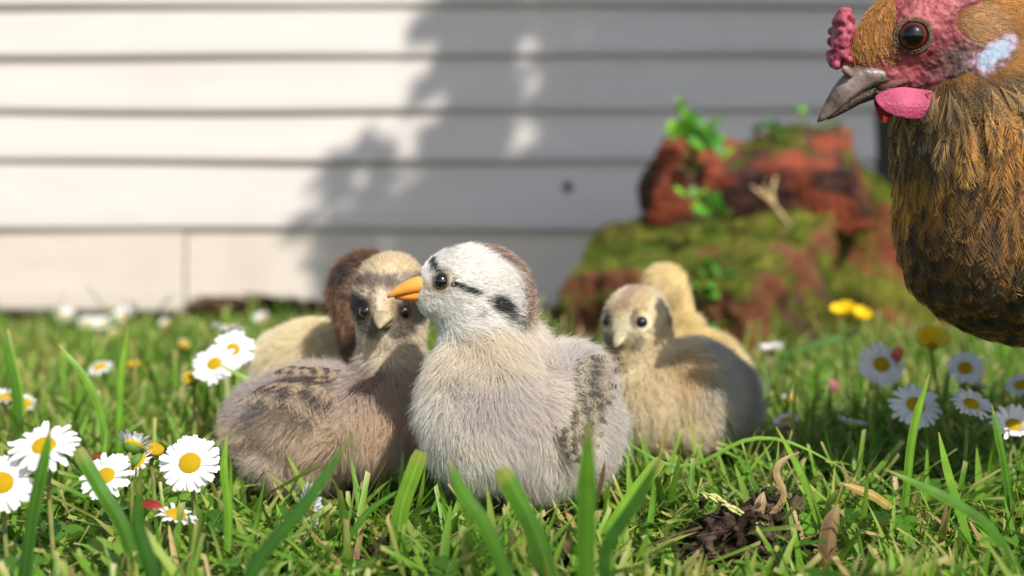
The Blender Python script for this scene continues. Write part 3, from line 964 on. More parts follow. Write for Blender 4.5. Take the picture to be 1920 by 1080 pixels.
# ---- the brown headed chick hidden behind it
c3k = Chick(.655, 700, [('e', 720, 760, 0, (95, 90, 90)), ('c', (710, 700, 0), (700, 600, 0), 66, 60)], (692, 548, 0, (74, 70, 72)), (.45, .85, .05), 'dark brown head of a chick behind the tan chick')
dk = {}
def col_brown(p, n):
    w = wavy(p, 260, 25); w2 = wavy(p, 700, 26)
    c = mixc(np.broadcast_to(S('c0926a'), p.shape), S('8a6648'), sstep(-.3, .6, w))
    if 'c' in dk:
        d = np.linalg.norm(p - dk['c'], axis=1)
        c = mixc(c, S('2a1c15'), sstep(.0115, .006, d + .0012 * w2))
    c = mixc(c, S('d09a66'), .8 * sstep(.010, .002, np.abs(p[:, 2] - .079)) * sstep(-.2, .5, w))
    return c
dk['c'] = surf_hit(c3k.f, 652, 508, .655, c3k.org)
c3k.mesh(col_brown, .002)
c3k.fur(26000, (.45, .85, 0), 301, hl=.0055, bl=.009, rad=9e-5, tip=.15)
c3k.beak(.0165, -.003, .010, .0075, .008, beak_horn, beak_horn2)
for sg in (-1, 1): c3k.eye(c3k.H(.010, sg * .0138, .001), c3k.L * sg + c3k.F * .2, .0029)
c3k.legs([(690, 0), (750, 0)])

# ---- the cream chick whose back shows at the left
c4k = Chick(.70, 600, [('e', 590, 680, 0, (100, 95, 92)), ('e', 540, 690, 5, (66, 75, 74)), ('c', (660, 680, 6), (700, 610, 10), 62, 48)], (715, 590, 10, (56, 52, 54)), (.9, .3, -.1), 'cream white chick showing its back behind the tan chick')
col_cream = lambda p, n: mixc(np.broadcast_to(S('f6efd8'), p.shape), S('efe2ba'), sstep(-.2, .9, wavy(p, 90, 35)))
c4k.mesh(col_cream, .002)
c4k.fur(30000, (.9, .2, 0), 401, hl=.004, bl=.012, lift_b=.58, rad=9e-5, tip=.5)
c4k.beak(.0125, -.003, .010, .0075, .008, beak_horn, beak_horn2)
for sg in (-1, 1): c4k.eye(c4k.H(.008, sg * .0125, .001), c4k.L * sg + c4k.F * .2, .0029)
c4k.legs([(570, 0), (640, 0)])

# ---- the cream faced chick with grey back on the right
c5k = Chick(.665, 1270, [('e', 1290, 730, 2, (104, 105, 98)), ('e', 1365, 745, 10, (52, 70, 70)), ('e', 1218, 745, -6, (72, 78, 82)), ('e', 1290, 780, 0, (85, 80, 50)), ('c', (1215, 700, -4), (1195, 630, -2), 66, 54)],
            (1192, 600, -2, (62, 60, 60)), (-.50, -.85, -.20), 'cream faced chick with grey back standing right of the sharp one')
def col_c5(p, n):
    q = c5k.hl(p); x, y, z = q[:, 0], q[:, 1], q[:, 2]; ay = np.abs(y)
    w = wavy(p, 120, 45); w2 = wavy(p, 380, 46); w3 = wavy(p, 900, 48)
    body = mixc(np.broadcast_to(S('eee0bc'), p.shape), S('e2cc9c'), sstep(-.2, .8, w))
    gs = sstep(.006, .016, p[:, 0] + .004 * w2)  # grey back, with the tint of the hen's shade put into its colour
    body = mixc(body, mixc(np.broadcast_to(S('c4c1ba'), p.shape), S('a3a19e'), sstep(-.1, .9, w)), gs)
    body = mixc(body, S('d8ccb0'), .5 * sstep(.02, .01, p[:, 2]))
    hd = mixc(np.broadcast_to(S('e6dab8'), p.shape), S('d8c294'), sstep(0, 1, w2))
    hd = mixc(hd, S('a8805c'), .7 * sstep(.0045, .002, ay + .0006 * w3) * sstep(.006, .010, z))
    hd = mixc(hd, S('6a5848'), .8 * sstep(.0032, .0016, np.hypot(ay - .0068, (z - .0035) * .6) + .0005 * w3) * (x > .003))
    hd = mixc(hd, S('6a5a4c'), .8 * sstep(.0040, .0022, np.hypot(x + .003, (z - .001) * .7) + .0005 * w3) * (ay > .008))
    hd = mixc(hd, S('5a4c3c'), .6 * sstep(.0055, .0035, np.hypot((ay - .004) * .8, z + .0055)) * (x > .004))
    return mixc(body, hd, sstep(.15, .6, c5k.headness(p)))
c5k.mesh(col_c5)
ea = surf_hit(c5k.f, 1204, 604, .665, c5k.org); na = grad(c5k.f, ea[None])[0]
ql = c5k.hl(ea[None])[0]; eb = c5k.H(ql[0], -ql[1], ql[2]); nl_ = na @ c5k.HR; nb = c5k.HR @ np.array([nl_[0], -nl_[1], nl_[2]])
for c_, n_ in ((ea, na), (eb, nb)): c5k.eye(c_, n_, .0029, dark_lid, .42)
c5k.beak(.0135, -.0048, .0098, .0070, .0080, beak_horn, beak_horn2, droop=.5)
c5k.fur(56000, (-.85, -.4, 0), 501, hl=.0034, bl=.0115, belly=.012, nl=.006, rad=8e-5, lift_b=.58, tip=.3, holes=((ea, .0033, .0046), (eb, .0033, .0046), (c5k.H(.016, 0, -.005), .0045, .006)))
c5k.legs([(1240, 0), (1320, 4)], top=.03)

# ---- the yellow chick behind it
c6k = Chick(.77, 1300, [('e', 1320, 700, 0, (84, 80, 80)), ('c', (1290, 650, 0), (1258, 560, 0), 46, 31)], (1250, 536, 0, (42, 39, 39)), (.55, .8, .05), 'fluffy yellow chick with round head seen behind the cream faced one')
col_y = lambda p, n: mixc(np.broadcast_to(S('f3e2ae'), p.shape), S('e8cf8a'), sstep(-.2, .9, wavy(p, 130, 55)))
c6k.mesh(col_y, .002)
c6k.fur(20000, (.5, .8, 0), 601, hl=.0045, bl=.010, rad=9e-5, tip=.3, lift_b=.58)
c6k.beak(.0102, -.002, .009, .007, .0075, beak_horn, beak_horn2)
for sg in (-1, 1): c6k.eye(c6k.H(.006, sg * .0105, .001), c6k.L * sg + c6k.F * .2, .0027)
c6k.legs([(1300, 0), (1350, 0)])

# ---------------------------------------------------------------- hen
HD = .545
hu = HD / FPX
horg = np.array([at(2080, 600, HD)[0], HD + .03, 0.0])
def HP(px, py, dy=0): return at(px, py, HD + dy / 1000) - horg
hen = empty('hen', horg, 'golden brown hen with red face leaning in from the right', 'hen')
def hen_head(p):
    d = sd_ell(p, HP(1742, 62), np.array([122, 72, 92]) * hu)
    d = smin(d, sd_ell(p, HP(1650, 100), np.array([62, 40, 58]) * hu), 30 * hu)
    d = smin(d, sd_ell(p, HP(1690, 148), np.array([75, 40, 34]) * hu), 22 * hu)
    d = smin(d, sd_ell(p, HP(1800, 30), np.array([80, 66, 90]) * hu), 30 * hu)
    d = smin(d, sd_ell(p, HP(1712, 66, -7.5), np.array([46, 30, 44]) * hu), 14 * hu)      # brow swelling round the eye
    d = smin(d, sd_ell(p, HP(1816, 58, -12), np.array([34, 16, 28]) * hu), 10 * hu)       # ear tuft cushion
    return d
def hen_rest(p):
    d = sd_cone(p, HP(1800, 90, 4), HP(1850, 210, 8), 90 * hu, 156 * hu)
    d = smin(d, sd_cone(p, HP(1850, 210, 8), HP(1905, 380, 16), 156 * hu, 192 * hu), 80 * hu)
    d = smin(d, sd_cone(p, HP(1840, 40, 6), HP(2000, 260, 20), 95 * hu, 240 * hu), 50 * hu)
    d = smin(d, sd_ell(p, HP(1948, 422, 22), np.array([250, 225, 228]) * hu), 110 * hu)
    d = smin(d, sd_cone(p, HP(1862, 250, 6), HP(1905, 420, 14), 162 * hu, 192 * hu), 60 * hu)
    d = smin(d, sd_ell(p, HP(2200, 400, 70), np.array([360, 280, 240]) * hu), 90 * hu)
    d = smin(d, sd_cone(p, HP(2430, 330, 115), HP(2640, 130, 150), 120 * hu, 40 * hu), 80 * hu)
    return d
def hen_f(p): return smin(hen_head(p), hen_rest(p) + 14 * hu, 34 * hu)
# bare-face mask in photograph-aligned local coordinates (pixels from the eye)
hx0 = HP(1711, 67)
def fuv(p):
    return (p[:, 0] - hx0[0]) / hu, -(p[:, 2] - hx0[2]) / hu
def bare(p):
    u, v = fuv(p)
    w = 7 * wavy(p, 500, 71)
    a = 1 - sstep(.92, 1.06, np.hypot((u - 22) / 98, (v + 2) / 92) + w / 90)                # round the eye
    b = 1 - sstep(.92, 1.06, np.hypot((u + 35) / 95, (v - 62) / 42) + w / 70)               # lores to the beak
    fore = sstep(-48, -62, u + .18 * v + w) * sstep(44, 30, v + w)                            # forehead feathers come down here
    ear = 1 - sstep(.85, 1.1, np.hypot((u - 105) / 46, (v + 12) / 34) + w / 90)              # feathered ear tuft
    lobe = 1 - sstep(.9, 1.1, np.hypot(((u - 124) * .75 + (v - 44) * -.66) / 58, ((u - 124) * .66 + (v - 44) * .75) / 24))
    m = np.maximum(np.maximum(a, b) * (1 - fore) * (1 - ear), lobe)
    front = sstep(-.5, -.0, (hx0[0] + 0.03 - p[:, 0]) / .02)
    return m * (np.abs(p[:, 1] - HP(1742, 62)[1]) < .03)
lo = HP(1560, -75, -40); hi = HP(1900, 240, 50)
V, Q = surface_nets(hen_f, np.array([HP(1540, 0)[0], HP(0, 0, -75)[1], HP(0, 690)[2]]), np.array([HP(2700, 0)[0], HP(0, 0, 190)[1], HP(0, -70)[2]]), .0021)
def hen_skin_col(p, n):
    u, v = fuv(p)
    w = wavy(p, 380, 72); w2 = wavy(p, 1100, 73)
    red_ = mixc(np.broadcast_to(S('9c4c50'), p.shape), S('7c363c'), sstep(-.3, .7, w))
    red_ = mixc(red_, S('b0666a'), .5 * sstep(.2, 1, w2))
    grey = mixc(np.broadcast_to(S('6d4a48'), p.shape), S('4a3a36'), sstep(-.4, .6, w))
    c = mixc(red_, grey, sstep(25, 60, v + .45 * (u - 20)) * sstep(-5, 50, u))
    c = mixc(c, S('7a3f42'), sstep(70, 95, v) * .6)
    lobe = 1 - sstep(.75, 1.05, np.hypot(((u - 124) * .75 + (v - 44) * -.66) / 56, ((u - 124) * .66 + (v - 44) * .75) / 23) + .3 * w2 + .15 * w)
    rim = sstep(.45, .95, np.hypot(((u - 124) * .75 + (v - 44) * -.66) / 56, ((u - 124) * .66 + (v - 44) * .75) / 23))
    lc = mixc(np.broadcast_to(S('8798a8'), p.shape), S('a08694'), sstep(-.2, .8, w))
    c = mixc(c, mixc(lc, S('a07a8c'), .75 * rim), lobe)
    feathered = 1 - bare(p)
    return mixc(c, S('6a5230'), sstep(.75, .35, 1 - feathered))
hs = hen_skin_col(V, grad(hen_f, V))
hskin, nt, N_, L_, bs = new_mat('hen_skin')
a = N_.new('ShaderNodeAttribute'); a.attribute_name = 'col'
L_.new(a.outputs['Color'], bs.inputs['Base Color'])
bs.inputs['Roughness'].default_value = .55; bs.inputs['Specular IOR Level'].default_value = .35
bs.inputs['Subsurface Weight'].default_value = .15; bs.inputs['Subsurface Radius'].default_value = (.003, .001, .0008); bs.inputs['Subsurface Scale'].default_value = .5
tc = N_.new('ShaderNodeTexCoord'); vo = N_.new('ShaderNodeTexVoronoi'); vo.inputs['Scale'].default_value = 620; vo.feature = 'SMOOTH_F1'
nz = N_.new('ShaderNodeTexNoise'); nz.inputs['Scale'].default_value = 180; nz.inputs['Detail'].default_value = 5
L_.new(tc.outputs['Object'], vo.inputs['Vector']); L_.new(tc.outputs['Object'], nz.inputs['Vector'])
ad = N_.new('ShaderNodeMath'); ad.operation = 'SUBTRACT'; L_.new(nz.outputs['Fac'], ad.inputs[0]); L_.new(vo.outputs['Distance'], ad.inputs[1])
bp = N_.new('ShaderNodeBump'); bp.inputs['Strength'].default_value = .4; bp.inputs['Distance'].default_value = .0014
L_.new(ad.outputs[0], bp.inputs['Height']); L_.new(bp.outputs[0], bs.inputs['Normal'])
# refine the mesh on the head: rebuild the head region with small cells, the rest coarse, as one continuous net
Vh, Qh = surface_nets(hen_f, np.array([HP(1570, 0)[0], HP(0, 0, -30)[1], HP(0, 215)[2]]), np.array([HP(1905, 0)[0], HP(0, 0, 30)[1], HP(0, -62)[2]]), .0009)
link('body', np_mesh('body', V, Q, [attr_mat('hen_under_plumage', rough=.9, spec=.05)], col=hs), hen)
bm_ = bare(Vh)
keep = bm_[Qh].max(1) > .02
used = np.unique(Qh[keep]); rem = -np.ones(len(Vh), int); rem[used] = np.arange(len(used))
Vf = Vh[used]; nf_ = grad(hen_f, Vf)
wart = .00028 * np.clip(wavy(Vf, 2600, 74, 9), -.3, 1.5) + .00035 * np.clip(wavy(Vf, 1300, 75, 9), -.5, 1.5)
edge = bare(Vf)[:, None]
link('face', np_mesh('face', Vf + nf_ * ((.0005 + wart)[:, None] * edge - .0012 * (1 - edge)), rem[Qh[keep]], [hskin], col=hen_skin_col(Vf, nf_)), hen)

# eye
ec = surf_hit(hen_f, 1712, 67, HD, horg); en = grad(hen_f, ec[None])[0]; en = unit(en * .6 + np.array([-.25, -1, .05]) * .4)
er = 28 * hu
iris_m, nt, N_, L_, bs = new_mat('hen_eye')
tc = N_.new('ShaderNodeTexCoord'); ln = N_.new('ShaderNodeVectorMath'); ln.operation = 'DOT_PRODUCT'
ln.inputs[1].default_value = tuple(en)
nrm_ = N_.new('ShaderNodeVectorMath'); nrm_.operation = 'NORMALIZE'
L_.new(tc.outputs['Object'], nrm_.inputs[0]); L_.new(nrm_.outputs[0], ln.inputs[0])
cr = N_.new('ShaderNodeValToRGB')
E_ = cr.color_ramp.elements
E_[0].position = .0; E_[0].color = rgba(S('1a0806'))
E_[1].position = .55; E_[1].color = rgba(S('4a140c'))
for pos, c in ((.66, '5c1e10'), (.73, '4a160c'), (.77, '0a0505'), (1.0, '050303')):
    e = cr.color_ramp.elements.new(pos); e.color = rgba(S(c))
L_.new(ln.outputs['Value'], cr.inputs[0]); L_.new(cr.outputs[0], bs.inputs['Base Color'])
bs.inputs['Specular IOR Level'].default_value = .1
bs.inputs['Roughness'].default_value = .4; bs.inputs['Coat Weight'].default_value = 1; bs.inputs['Coat Roughness'].default_value = .02
Vb, Fb = ball((0, 0, 0), er, 28, 20)
eyeo = link('eye', py_mesh('eye', Vb, Fb, [iris_m]), hen, loc=ec - en * er * .35)
lidm = plain_mat('hen_eyelid', S('77614f'), S('4a3a30'), scale=700, rough=.7, bump=.6, bump_scale=1600)
aa = unit(np.cross(en, [0, 0, 1])); bb_ = np.cross(en, aa)
parts = []
for ring, rr, br, cnt in ((0, 1.02, .06, 64), (1, 1.17, .07, 60)):
    for i in range(cnt):
        t = 2 * math.pi * i / cnt
        parts.append(ball((math.cos(t) * aa + math.sin(t) * bb_ * .95) * er * rr + en * er * (.42 - .12 * ring), er * br * random.uniform(.8, 1.25), 7, 5))
Vl, Fl = join(parts)
Vt, Ft = [], []
m = 40; seg = 8
for i in range(m):
    t = 2 * math.pi * i / m; rd = math.cos(t) * aa + math.sin(t) * bb_ * .95
    for j in range(seg):
        th = 2 * math.pi * j / seg
        Vt.append(rd * er * (1.12 + .17 * math.cos(th)) + en * er * (.26 + .14 * math.sin(th)))
Ft = [[i * seg + j, ((i + 1) % m) * seg + j, ((i + 1) % m) * seg + (j + 1) % seg, i * seg + (j + 1) % seg] for i in range(m) for j in range(seg)]
Vl, Fl = join([(Vl, Fl), (np.array(Vt), Ft)])
link('eyelid', py_mesh('eyelid', Vl, Fl, [lidm]), eyeo)
# the far eye
mid_y = HP(1742, 62)[1]
o = eyeo.copy(); COL.objects.link(o); o.location = (eyeo.location[0], 2 * mid_y - eyeo.location[1], eyeo.location[2])

# beak
LAT = unit(np.array([.10, 1, 0]))
def bx(pts, dy=-2): return np.array([HP(a, b, dy) for a, b in pts])
beak_m, nt, N_, L_, bs = new_mat('hen_beak')
tc = N_.new('ShaderNodeTexCoord')
n1_ = N_.new('ShaderNodeTexNoise'); n1_.inputs['Scale'].default_value = 130; n1_.inputs['Detail'].default_value = 6
L_.new(tc.outputs['Object'], n1_.inputs['Vector'])
cr = N_.new('ShaderNodeValToRGB'); cr.color_ramp.elements[0].position = .34; cr.color_ramp.elements[1].position = .7
cr.color_ramp.elements[0].color = rgba(S('4a3c36')); cr.color_ramp.elements[1].color = rgba(S('94817a'))
L_.new(n1_.outputs['Fac'], cr.inputs[0]); L_.new(cr.outputs[0], bs.inputs['Base Color'])
bs.inputs['Roughness'].default_value = .38; bs.inputs['Specular IOR Level'].default_value = .5
bn = N_.new('ShaderNodeTexNoise'); bn.inputs['Scale'].default_value = 520; bn.inputs['Detail'].default_value = 6
L_.new(tc.outputs['Object'], bn.inputs['Vector'])
bp = N_.new('ShaderNodeBump'); bp.inputs['Strength'].default_value = .35; bp.inputs['Distance'].default_value = .001
L_.new(bn.outputs['Fac'], bp.inputs['Height']); L_.new(bp.outputs[0], bs.inputs['Normal'])
tops = bx([(1660, 128), (1628, 124), (1604, 122), (1586, 134), (1570, 152), (1556, 173), (1544, 196), (1536, 214), (1532, 226)])
bots = bx([(1690, 156), (1662, 160), (1640, 164), (1617, 174), (1598, 187), (1580, 202), (1562, 216), (1546, 226), (1533, 230)])
half = np.array([30, 34, 33, 29, 25, 20, 14, 8, 2.0]) * hu
Vb, Fb = loft(tops, bots, half, LAT, seg=24, flat_bot=True)
bko = link('beak', py_mesh('beak', Vb, Fb, [beak_m]), hen)
bot_m = plain_mat('lower_beak_horn', S('3c332e'), S('5e5048'), scale=160, rough=.45, bump=.4, bump_scale=500)
tops2 = bx([(1696, 154), (1668, 157), (1640, 162), (1612, 172), (1590, 186), (1566, 206), (1552, 217)])
bots2 = bx([(1692, 180), (1664, 184), (1640, 186), (1612, 196), (1590, 208), (1566, 220), (1552, 225)])
Vb, Fb = loft(tops2, bots2, np.array([29, 30, 28, 23, 18, 10, 3]) * hu, LAT, seg=18)
link('lower_mandible', py_mesh('lower_mandible', Vb, Fb, [bot_m]), bko)
# nostril under its raised flap
nst = HP(1590, 134, -8.0)
Vb, Fb = ball((0, 0, 0), (15 * hu, 5 * hu, 9 * hu), 14, 8)
Rn = rotm(0, math.radians(32), math.radians(18))
link('nostril_flap', py_mesh('nostril_flap', Vb @ Rn.T + nst, Fb, [beak_m]), bko)
Vb, Fb = ball((0, 0, 0), (10 * hu, 2.5 * hu, 3 * hu), 12, 6)
link('nostril', py_mesh('nostril', Vb @ Rn.T + nst + np.array([-.0006, -.0010, -.0011]), Fb, [nostril_m]), bko)
# gape skin at the corner of the mouth
gape_m = plain_mat('gape_skin', S('5a3434'), S('7d4a48'), scale=300, rough=.5, bump=.5, bump_scale=1200)
Vb, Fb = tube([HP(1700, 150, -8.5), HP(1672, 158, -9), HP(1650, 168, -8.5), HP(1662, 178, -8), HP(1690, 176, -8)], [.0012, .0016, .0018, .0016, .0010], 10)
link('gape', py_mesh('gape', Vb, Fb, [gape_m]), bko)

# comb: a cushion of beads
r = np.random.default_rng(91)
bd = []
cc_ = HP(1578, 72, -1)
for i in range(120):
    th, ph = r.uniform(-1.45, 1.45), r.uniform(0, 6.28)
    q = np.array([.95 * math.cos(th) * math.cos(ph) * 19, math.cos(th) * math.sin(ph) * 32, math.sin(th) * 50])
    q[0] += -.18 * (-q[2]) * .9 - 2
    bd.append((cc_ + q * hu, r.uniform(5.5, 9.5) * hu))
bd.append((HP(1562, 118, -3), 9 * hu)); bd.append((HP(1568, 122, -6), 8 * hu)); bd.append((HP(1592, 112, -7), 8 * hu))
core = lambda p: sd_ell(p, cc_, np.array([18, 28, 47]) * hu)
def comb_f(p):
    d = core(p)
    for c, rr in bd: d = smin(d, np.linalg.norm(p - c, axis=-1) - rr, 1.6 * hu)
    return d
Vc, Qc = surface_nets(comb_f, cc_ - np.array([50, 60, 75]) * hu, cc_ + np.array([50, 60, 75]) * hu, .0007)
comb_m = plain_mat('comb_skin', S('8c3448'), S('a85062'), scale=160, rough=.45, spec=.4, bump=.3, bump_scale=1400, sss=.2)
link('comb', np_mesh('comb', Vc, Qc, [comb_m]), hen)

# wattles: soft flaps with thickness
def wattle(cx, cy, rx, rz, dy, mt, tilt):
    n = 22; Vw, Fw = ball((0, 0, 0), (rx * hu, 4.2 * hu, rz * hu), 26, 16)
    Vw[:, 2] *= np.where(Vw[:, 2] > 0, .55, 1.0)
    Vw[:, 1] += .0009 * np.sin(Vw[:, 0] / hu / 14) + .0007 * np.sin(Vw[:, 2] / hu / 9)
    Vw = Vw @ rotm(math.radians(-12), 0, math.radians(tilt)).T + HP(cx, cy, dy)
    return link('wattle', py_mesh('wattle', Vw, Fw, [mt]), hen)
wm1 = plain_mat('wattle_pink', S('a03c5c'), S('b4526e'), scale=110, rough=.5, bump=.35, bump_scale=900, sss=.25)
wm2 = plain_mat('wattle_red', S('b8383c'), S('c4504c'), scale=110, rough=.5, bump=.35, bump_scale=900, sss=.35)
wattle(1706, 184, 64, 38, -13, wm1, 6)
wattle(1656, 196, 20, 36, 3, wm2, 10)

# ---- plumage
feather_m = fur_mat('hen_feather', .38, .06, .35)
gold, buff, brown, blk = S('ecb352'), S('f6d694'), S('ac7432'), S('17110b')
NF = 6200
rp = sample_surface(V, Q, NF * 16, np.random.default_rng(95))
b_ = bare(rp)
u_, v_ = fuv(rp)
rr_ = np.random.default_rng(96)
# keep more on the part in view
vis = (rp[:, 0] < HP(2050, 0)[0])
onhead = (v_ < 150) & (u_ < 235) & (np.abs(rp[:, 1] - HP(1742, 62)[1]) < .030)
keepm = (b_ < .55) & (rr_.random(len(rp)) < np.where(onhead, 0.0, np.where(vis, .105, .03)))
# nothing inside beak, comb, wattles
keepm &= ~((u_ < -62) & (v_ > 28))
rp = rp[keepm]
def area(V_, Q_): return .5 * np.linalg.norm(np.cross(V_[Q_[:, 2]] - V_[Q_[:, 0]], V_[Q_[:, 3]] - V_[Q_[:, 1]]), axis=1).sum()
pk = (NF * 16 * .105 / area(V, Q)) / (30000 / area(Vh, Qh))
rph = sample_surface(Vh, Qh, 30000, np.random.default_rng(94)); uh, vh = fuv(rph)
rph = rph[(np.random.default_rng(93).random(len(rph)) < np.where(sstep(150, 60, vh) * sstep(260, 120, uh) > .5, 1.0, pk)) & (bare(rph) < .55) & ~((uh < -62) & (vh > 28)) & (vh < 150) & (uh < 235)]
rp = np.concatenate([rp, rph]); u_, v_ = fuv(rp)
nr = grad(hen_f, rp)
head_t = sstep(150, 60, v_) * sstep(260, 120, u_)           # 1 on the head, 0 on neck and body
body_t = sstep(330, 480, v_) 
dirv = np.stack([.10 + .25 * sstep(100, 260, u_), .15 + 0 * u_, -1 + 0 * u_], -1)      # neck: falls down
dirv = dirv + body_t[:, None] * np.array([.6, .2, .25]) + sstep(400, 540, v_)[:, None] * np.array([.8, .2, .55])
hd_dir = np.stack([.9 + 0 * u_, .1 + 0 * u_, -.22 + .5 * (-v_ / 150)], -1)
hd_dir = np.where((u_ < -45)[:, None], np.array([.30, -.1, -1.0]), hd_dir)            # forehead tuft falls towards the beak
dirv = dirv + (hd_dir - dirv) * head_t[:, None]
dirv = dirv + .26 * np.stack([wavy(rp, 110, 97), wavy(rp, 110, 98), wavy(rp, 110, 99)], -1) + .10 * rr_.normal(size=rp.shape)
tt = unit(dirv - (dirv * nr).sum(-1, keepdims=True) * nr)
d_ = unit(tt + nr * ((.07 + .08 * rr_.random(len(rp))) + .05 * np.exp(-((v_ - 105) / 28) ** 2) * sstep(20, 60, u_))[:, None])
ln_ = (.0065 + (.028 - .0065) * (1 - head_t)) * rr_.uniform(.75, 1.25, len(rp)) 
ln_ = ln_ * (1 - .38 * body_t) * rr_.uniform(.75, 1.15, len(rp))
body_c = sstep(190, 380, v_)
wd_ = (.0020 + (.0066 - .0020) * (1 - head_t)) * rr_.uniform(.8, 1.3, len(rp)) + .003 * body_t
tone = wavy(rp, 60, 90); tone2 = wavy(rp, 190, 89)
throat = sstep(85, 110, v_) * sstep(220, 130, v_) * sstep(.5, -.2, wavy(rp, 75, 88) + (u_ - 60) / 160)
base_c = mixc(np.broadcast_to(gold, rp.shape), buff, sstep(-.2, .9, tone2))
base_c = mixc(base_c, brown, .6 * sstep(0, 1, tone) * (1 - head_t))
base_c = mixc(base_c, S('ac7638'), .65 * sstep(190, 380, v_))
base_c = mixc(base_c, S('cf9a52'), head_t * .8)
base_c = mixc(base_c, S('d2a878'), (1 - sstep(.85, 1.15, np.hypot((u_ - 105) / 46, (v_ + 12) / 34))) * .9)
streak = np.clip(.42 + .5 * rr_.random(len(rp)) + .3 * body_t - .45 * head_t, 0, .95)
blackish = rr_.random(len(rp)) < (.15 + .15 * sstep(190, 420, v_)) * (1 - .6 * head_t)
cheek = sstep(20, 60, v_) * sstep(115, 85, v_) * sstep(20, 60, u_) * sstep(190, 130, u_)
def make_plume(sel, B, seed, rad, fwd):
    bc, st, bo, bk = base_c[sel], streak[sel], body_c[sel], blackish[sel]; cu = 0
    ch = cheek[sel]; th = throat[sel]
    rj = np.random.default_rng(seed); fb = rj.normal(1.02, .28, len(bc)).clip(.4, 1.6)
    def colour(u, v, sg, F):
        sh = (F,) + (1,) * (u.ndim - 1)
        c = np.broadcast_to(bc.reshape(sh + (3,)), u.shape + (3,)).copy()
        # dark streak along the shaft, widening towards the tip; dark spangle on breast feathers
        s_ = sstep(.75, .35, v / (st.reshape(sh) * (.35 + .9 * u) + .02)) * sstep(.05, .3, u) * sstep(1.0, .9, u)
        c = mixc(c, blk, np.clip(s_ * .93 * (st.reshape(sh) > .3), 0, 1))
        sp_ = bo.reshape(sh) * sstep(.50, .68, u) * sstep(.97, .84, u) * sstep(.95, .6, v)
        c = mixc(c, S('1c130c'), np.clip(sp_, 0, 1) * .9)
        c = mixc(c, S('20170f'), np.broadcast_to((bk * .75).reshape(sh), u.shape) * sstep(.0, .5, u))
        c = mixc(c, S('3a302a'), np.broadcast_to((ch * .7).reshape(sh), u.shape))
        c = mixc(c, S('241a10'), np.broadcast_to((th * .5).reshape(sh), u.shape))
        return c * rj.normal(1, .04, u.shape + (1,)) * fb.reshape(sh + (1,))
    return feathers(rp[sel] - nr[sel] * .0006, d_[sel], nr[sel], ln_[sel], wd_[sel], np.full(sel.sum(), -.05) - .08 * rj.random(sel.sum()) - cu, colour, B=B, K=4, seed=seed, rad=rad, ragged=.2, shape=.8, fwd=fwd, jit=.018)
hsel = head_t > .5
P1 = make_plume(hsel, 8, 801, 6.5e-5, .2)
P2 = list(make_plume(~hsel, 34, 802, 9.5e-5, .5))
# the vanes lie close over the body: slide every barb to a thin layer above the skin
q = P2[0].reshape(-1, 3); uq = feathers.u.reshape(-1)
F_ = int((~hsel).sum()); fid = np.concatenate([np.repeat(np.arange(F_), 34)] * 2 + [np.arange(F_)])
lay = np.repeat((np.random.default_rng(805).random(F_) * .0030)[fid], 4)
dq = hen_f(q)
q = q + grad(hen_f, q) * (np.clip(dq, .0003 + .0016 * uq + lay * (.3 + .7 * uq), .0008 + .0030 * uq + lay * (.3 + .7 * uq)) - dq)[:, None]
P2[0] = q.reshape(P2[0].shape)
def col_h(p, n):
    u, v = fuv(p); w = wavy(p, 300, 66)
    c = mixc(np.broadcast_to(S('cf9a52'), p.shape), S('9a6c36'), sstep(-.3, .8, w))
    c = mixc(c, S('d8b080'), (1 - sstep(.85, 1.15, np.hypot((u - 105) / 46, (v + 12) / 34))) * .9)
    return mixc(c, S('4a3624'), sstep(60, 95, v) * sstep(190, 120, v) * .75 * sstep(-.8, .3, w))
def comb_h(p, n):
    u, v = fuv(p)
    d = np.stack([.9 - .5 * sstep(70, 130, v), .1 + 0 * u, -.25 - .5 * sstep(60, 130, v) - v / 400], -1)
    return np.where(((u < -45) & (v < 60))[:, None], np.array([.30, -.1, -1.0]), d)
P3 = grow(hen_f, Vh, Qh, 70000, lambda p: np.full(len(p), .0042), comb_h, col_h, .2, 5.5e-5, 803, clump=.3, K=4, rough=.15,
          density=lambda p: (bare(p) < .6) * ~((fuv(p)[0] < -62) & (fuv(p)[1] > 28)) * (fuv(p)[1] < 190))
P1 = [np.concatenate([a, b]) for a, b in zip(P1, P3)]
pl = link('plumage', np_curves('plumage', *[np.concatenate([a, b]) for a, b in zip(P1, P2)], feather_m), hen); pl['kind'] = 'stuff'
# bristles along the jaw
r = np.random.default_rng(97)
n = 60
a = np.array([HP(1640 + 130 * t, 172 + 10 * math.sin(t * 3), -9.5) for t in r.random(n)])
d = np.stack([.5 + .4 * r.random(n), -.3 + .2 * r.normal(size=n), -.15 + .35 * r.normal(size=n)], 1)
s = np.linspace(0, 1, 4)[None, :, None]
P = a[:, None] + s * d[:, None] * .006 - s ** 2 * np.array([0, 0, .0012])
br = link('bristles', np_curves('bristles', P, np.full((n, 4), 5e-5), np.broadcast_to(S('b89868'), (n, 4, 3)), feather_m), hen); br['kind'] = 'stuff'
# long loose pale feather on the breast
def colour(u, v, sg, F): return mixc(np.broadcast_to(S('d6b884'), u.shape + (3,)), S('8a6a3c'), sstep(.3, 1, v))
a = surf_hit(hen_f, 1735, 355, HD, horg); nn = grad(hen_f, a[None])[0]
P, R, C = feathers(a[None] + nn * .004, np.array([[.30, -.05, -1.0]]), nn[None], np.array([.027]), np.array([.004]), np.array([-.12]), colour, B=50, K=4, seed=5, rad=9e-5, ragged=.1)
link('loose_feather', np_curves('loose_feather', P, R, C, feather_m), hen)
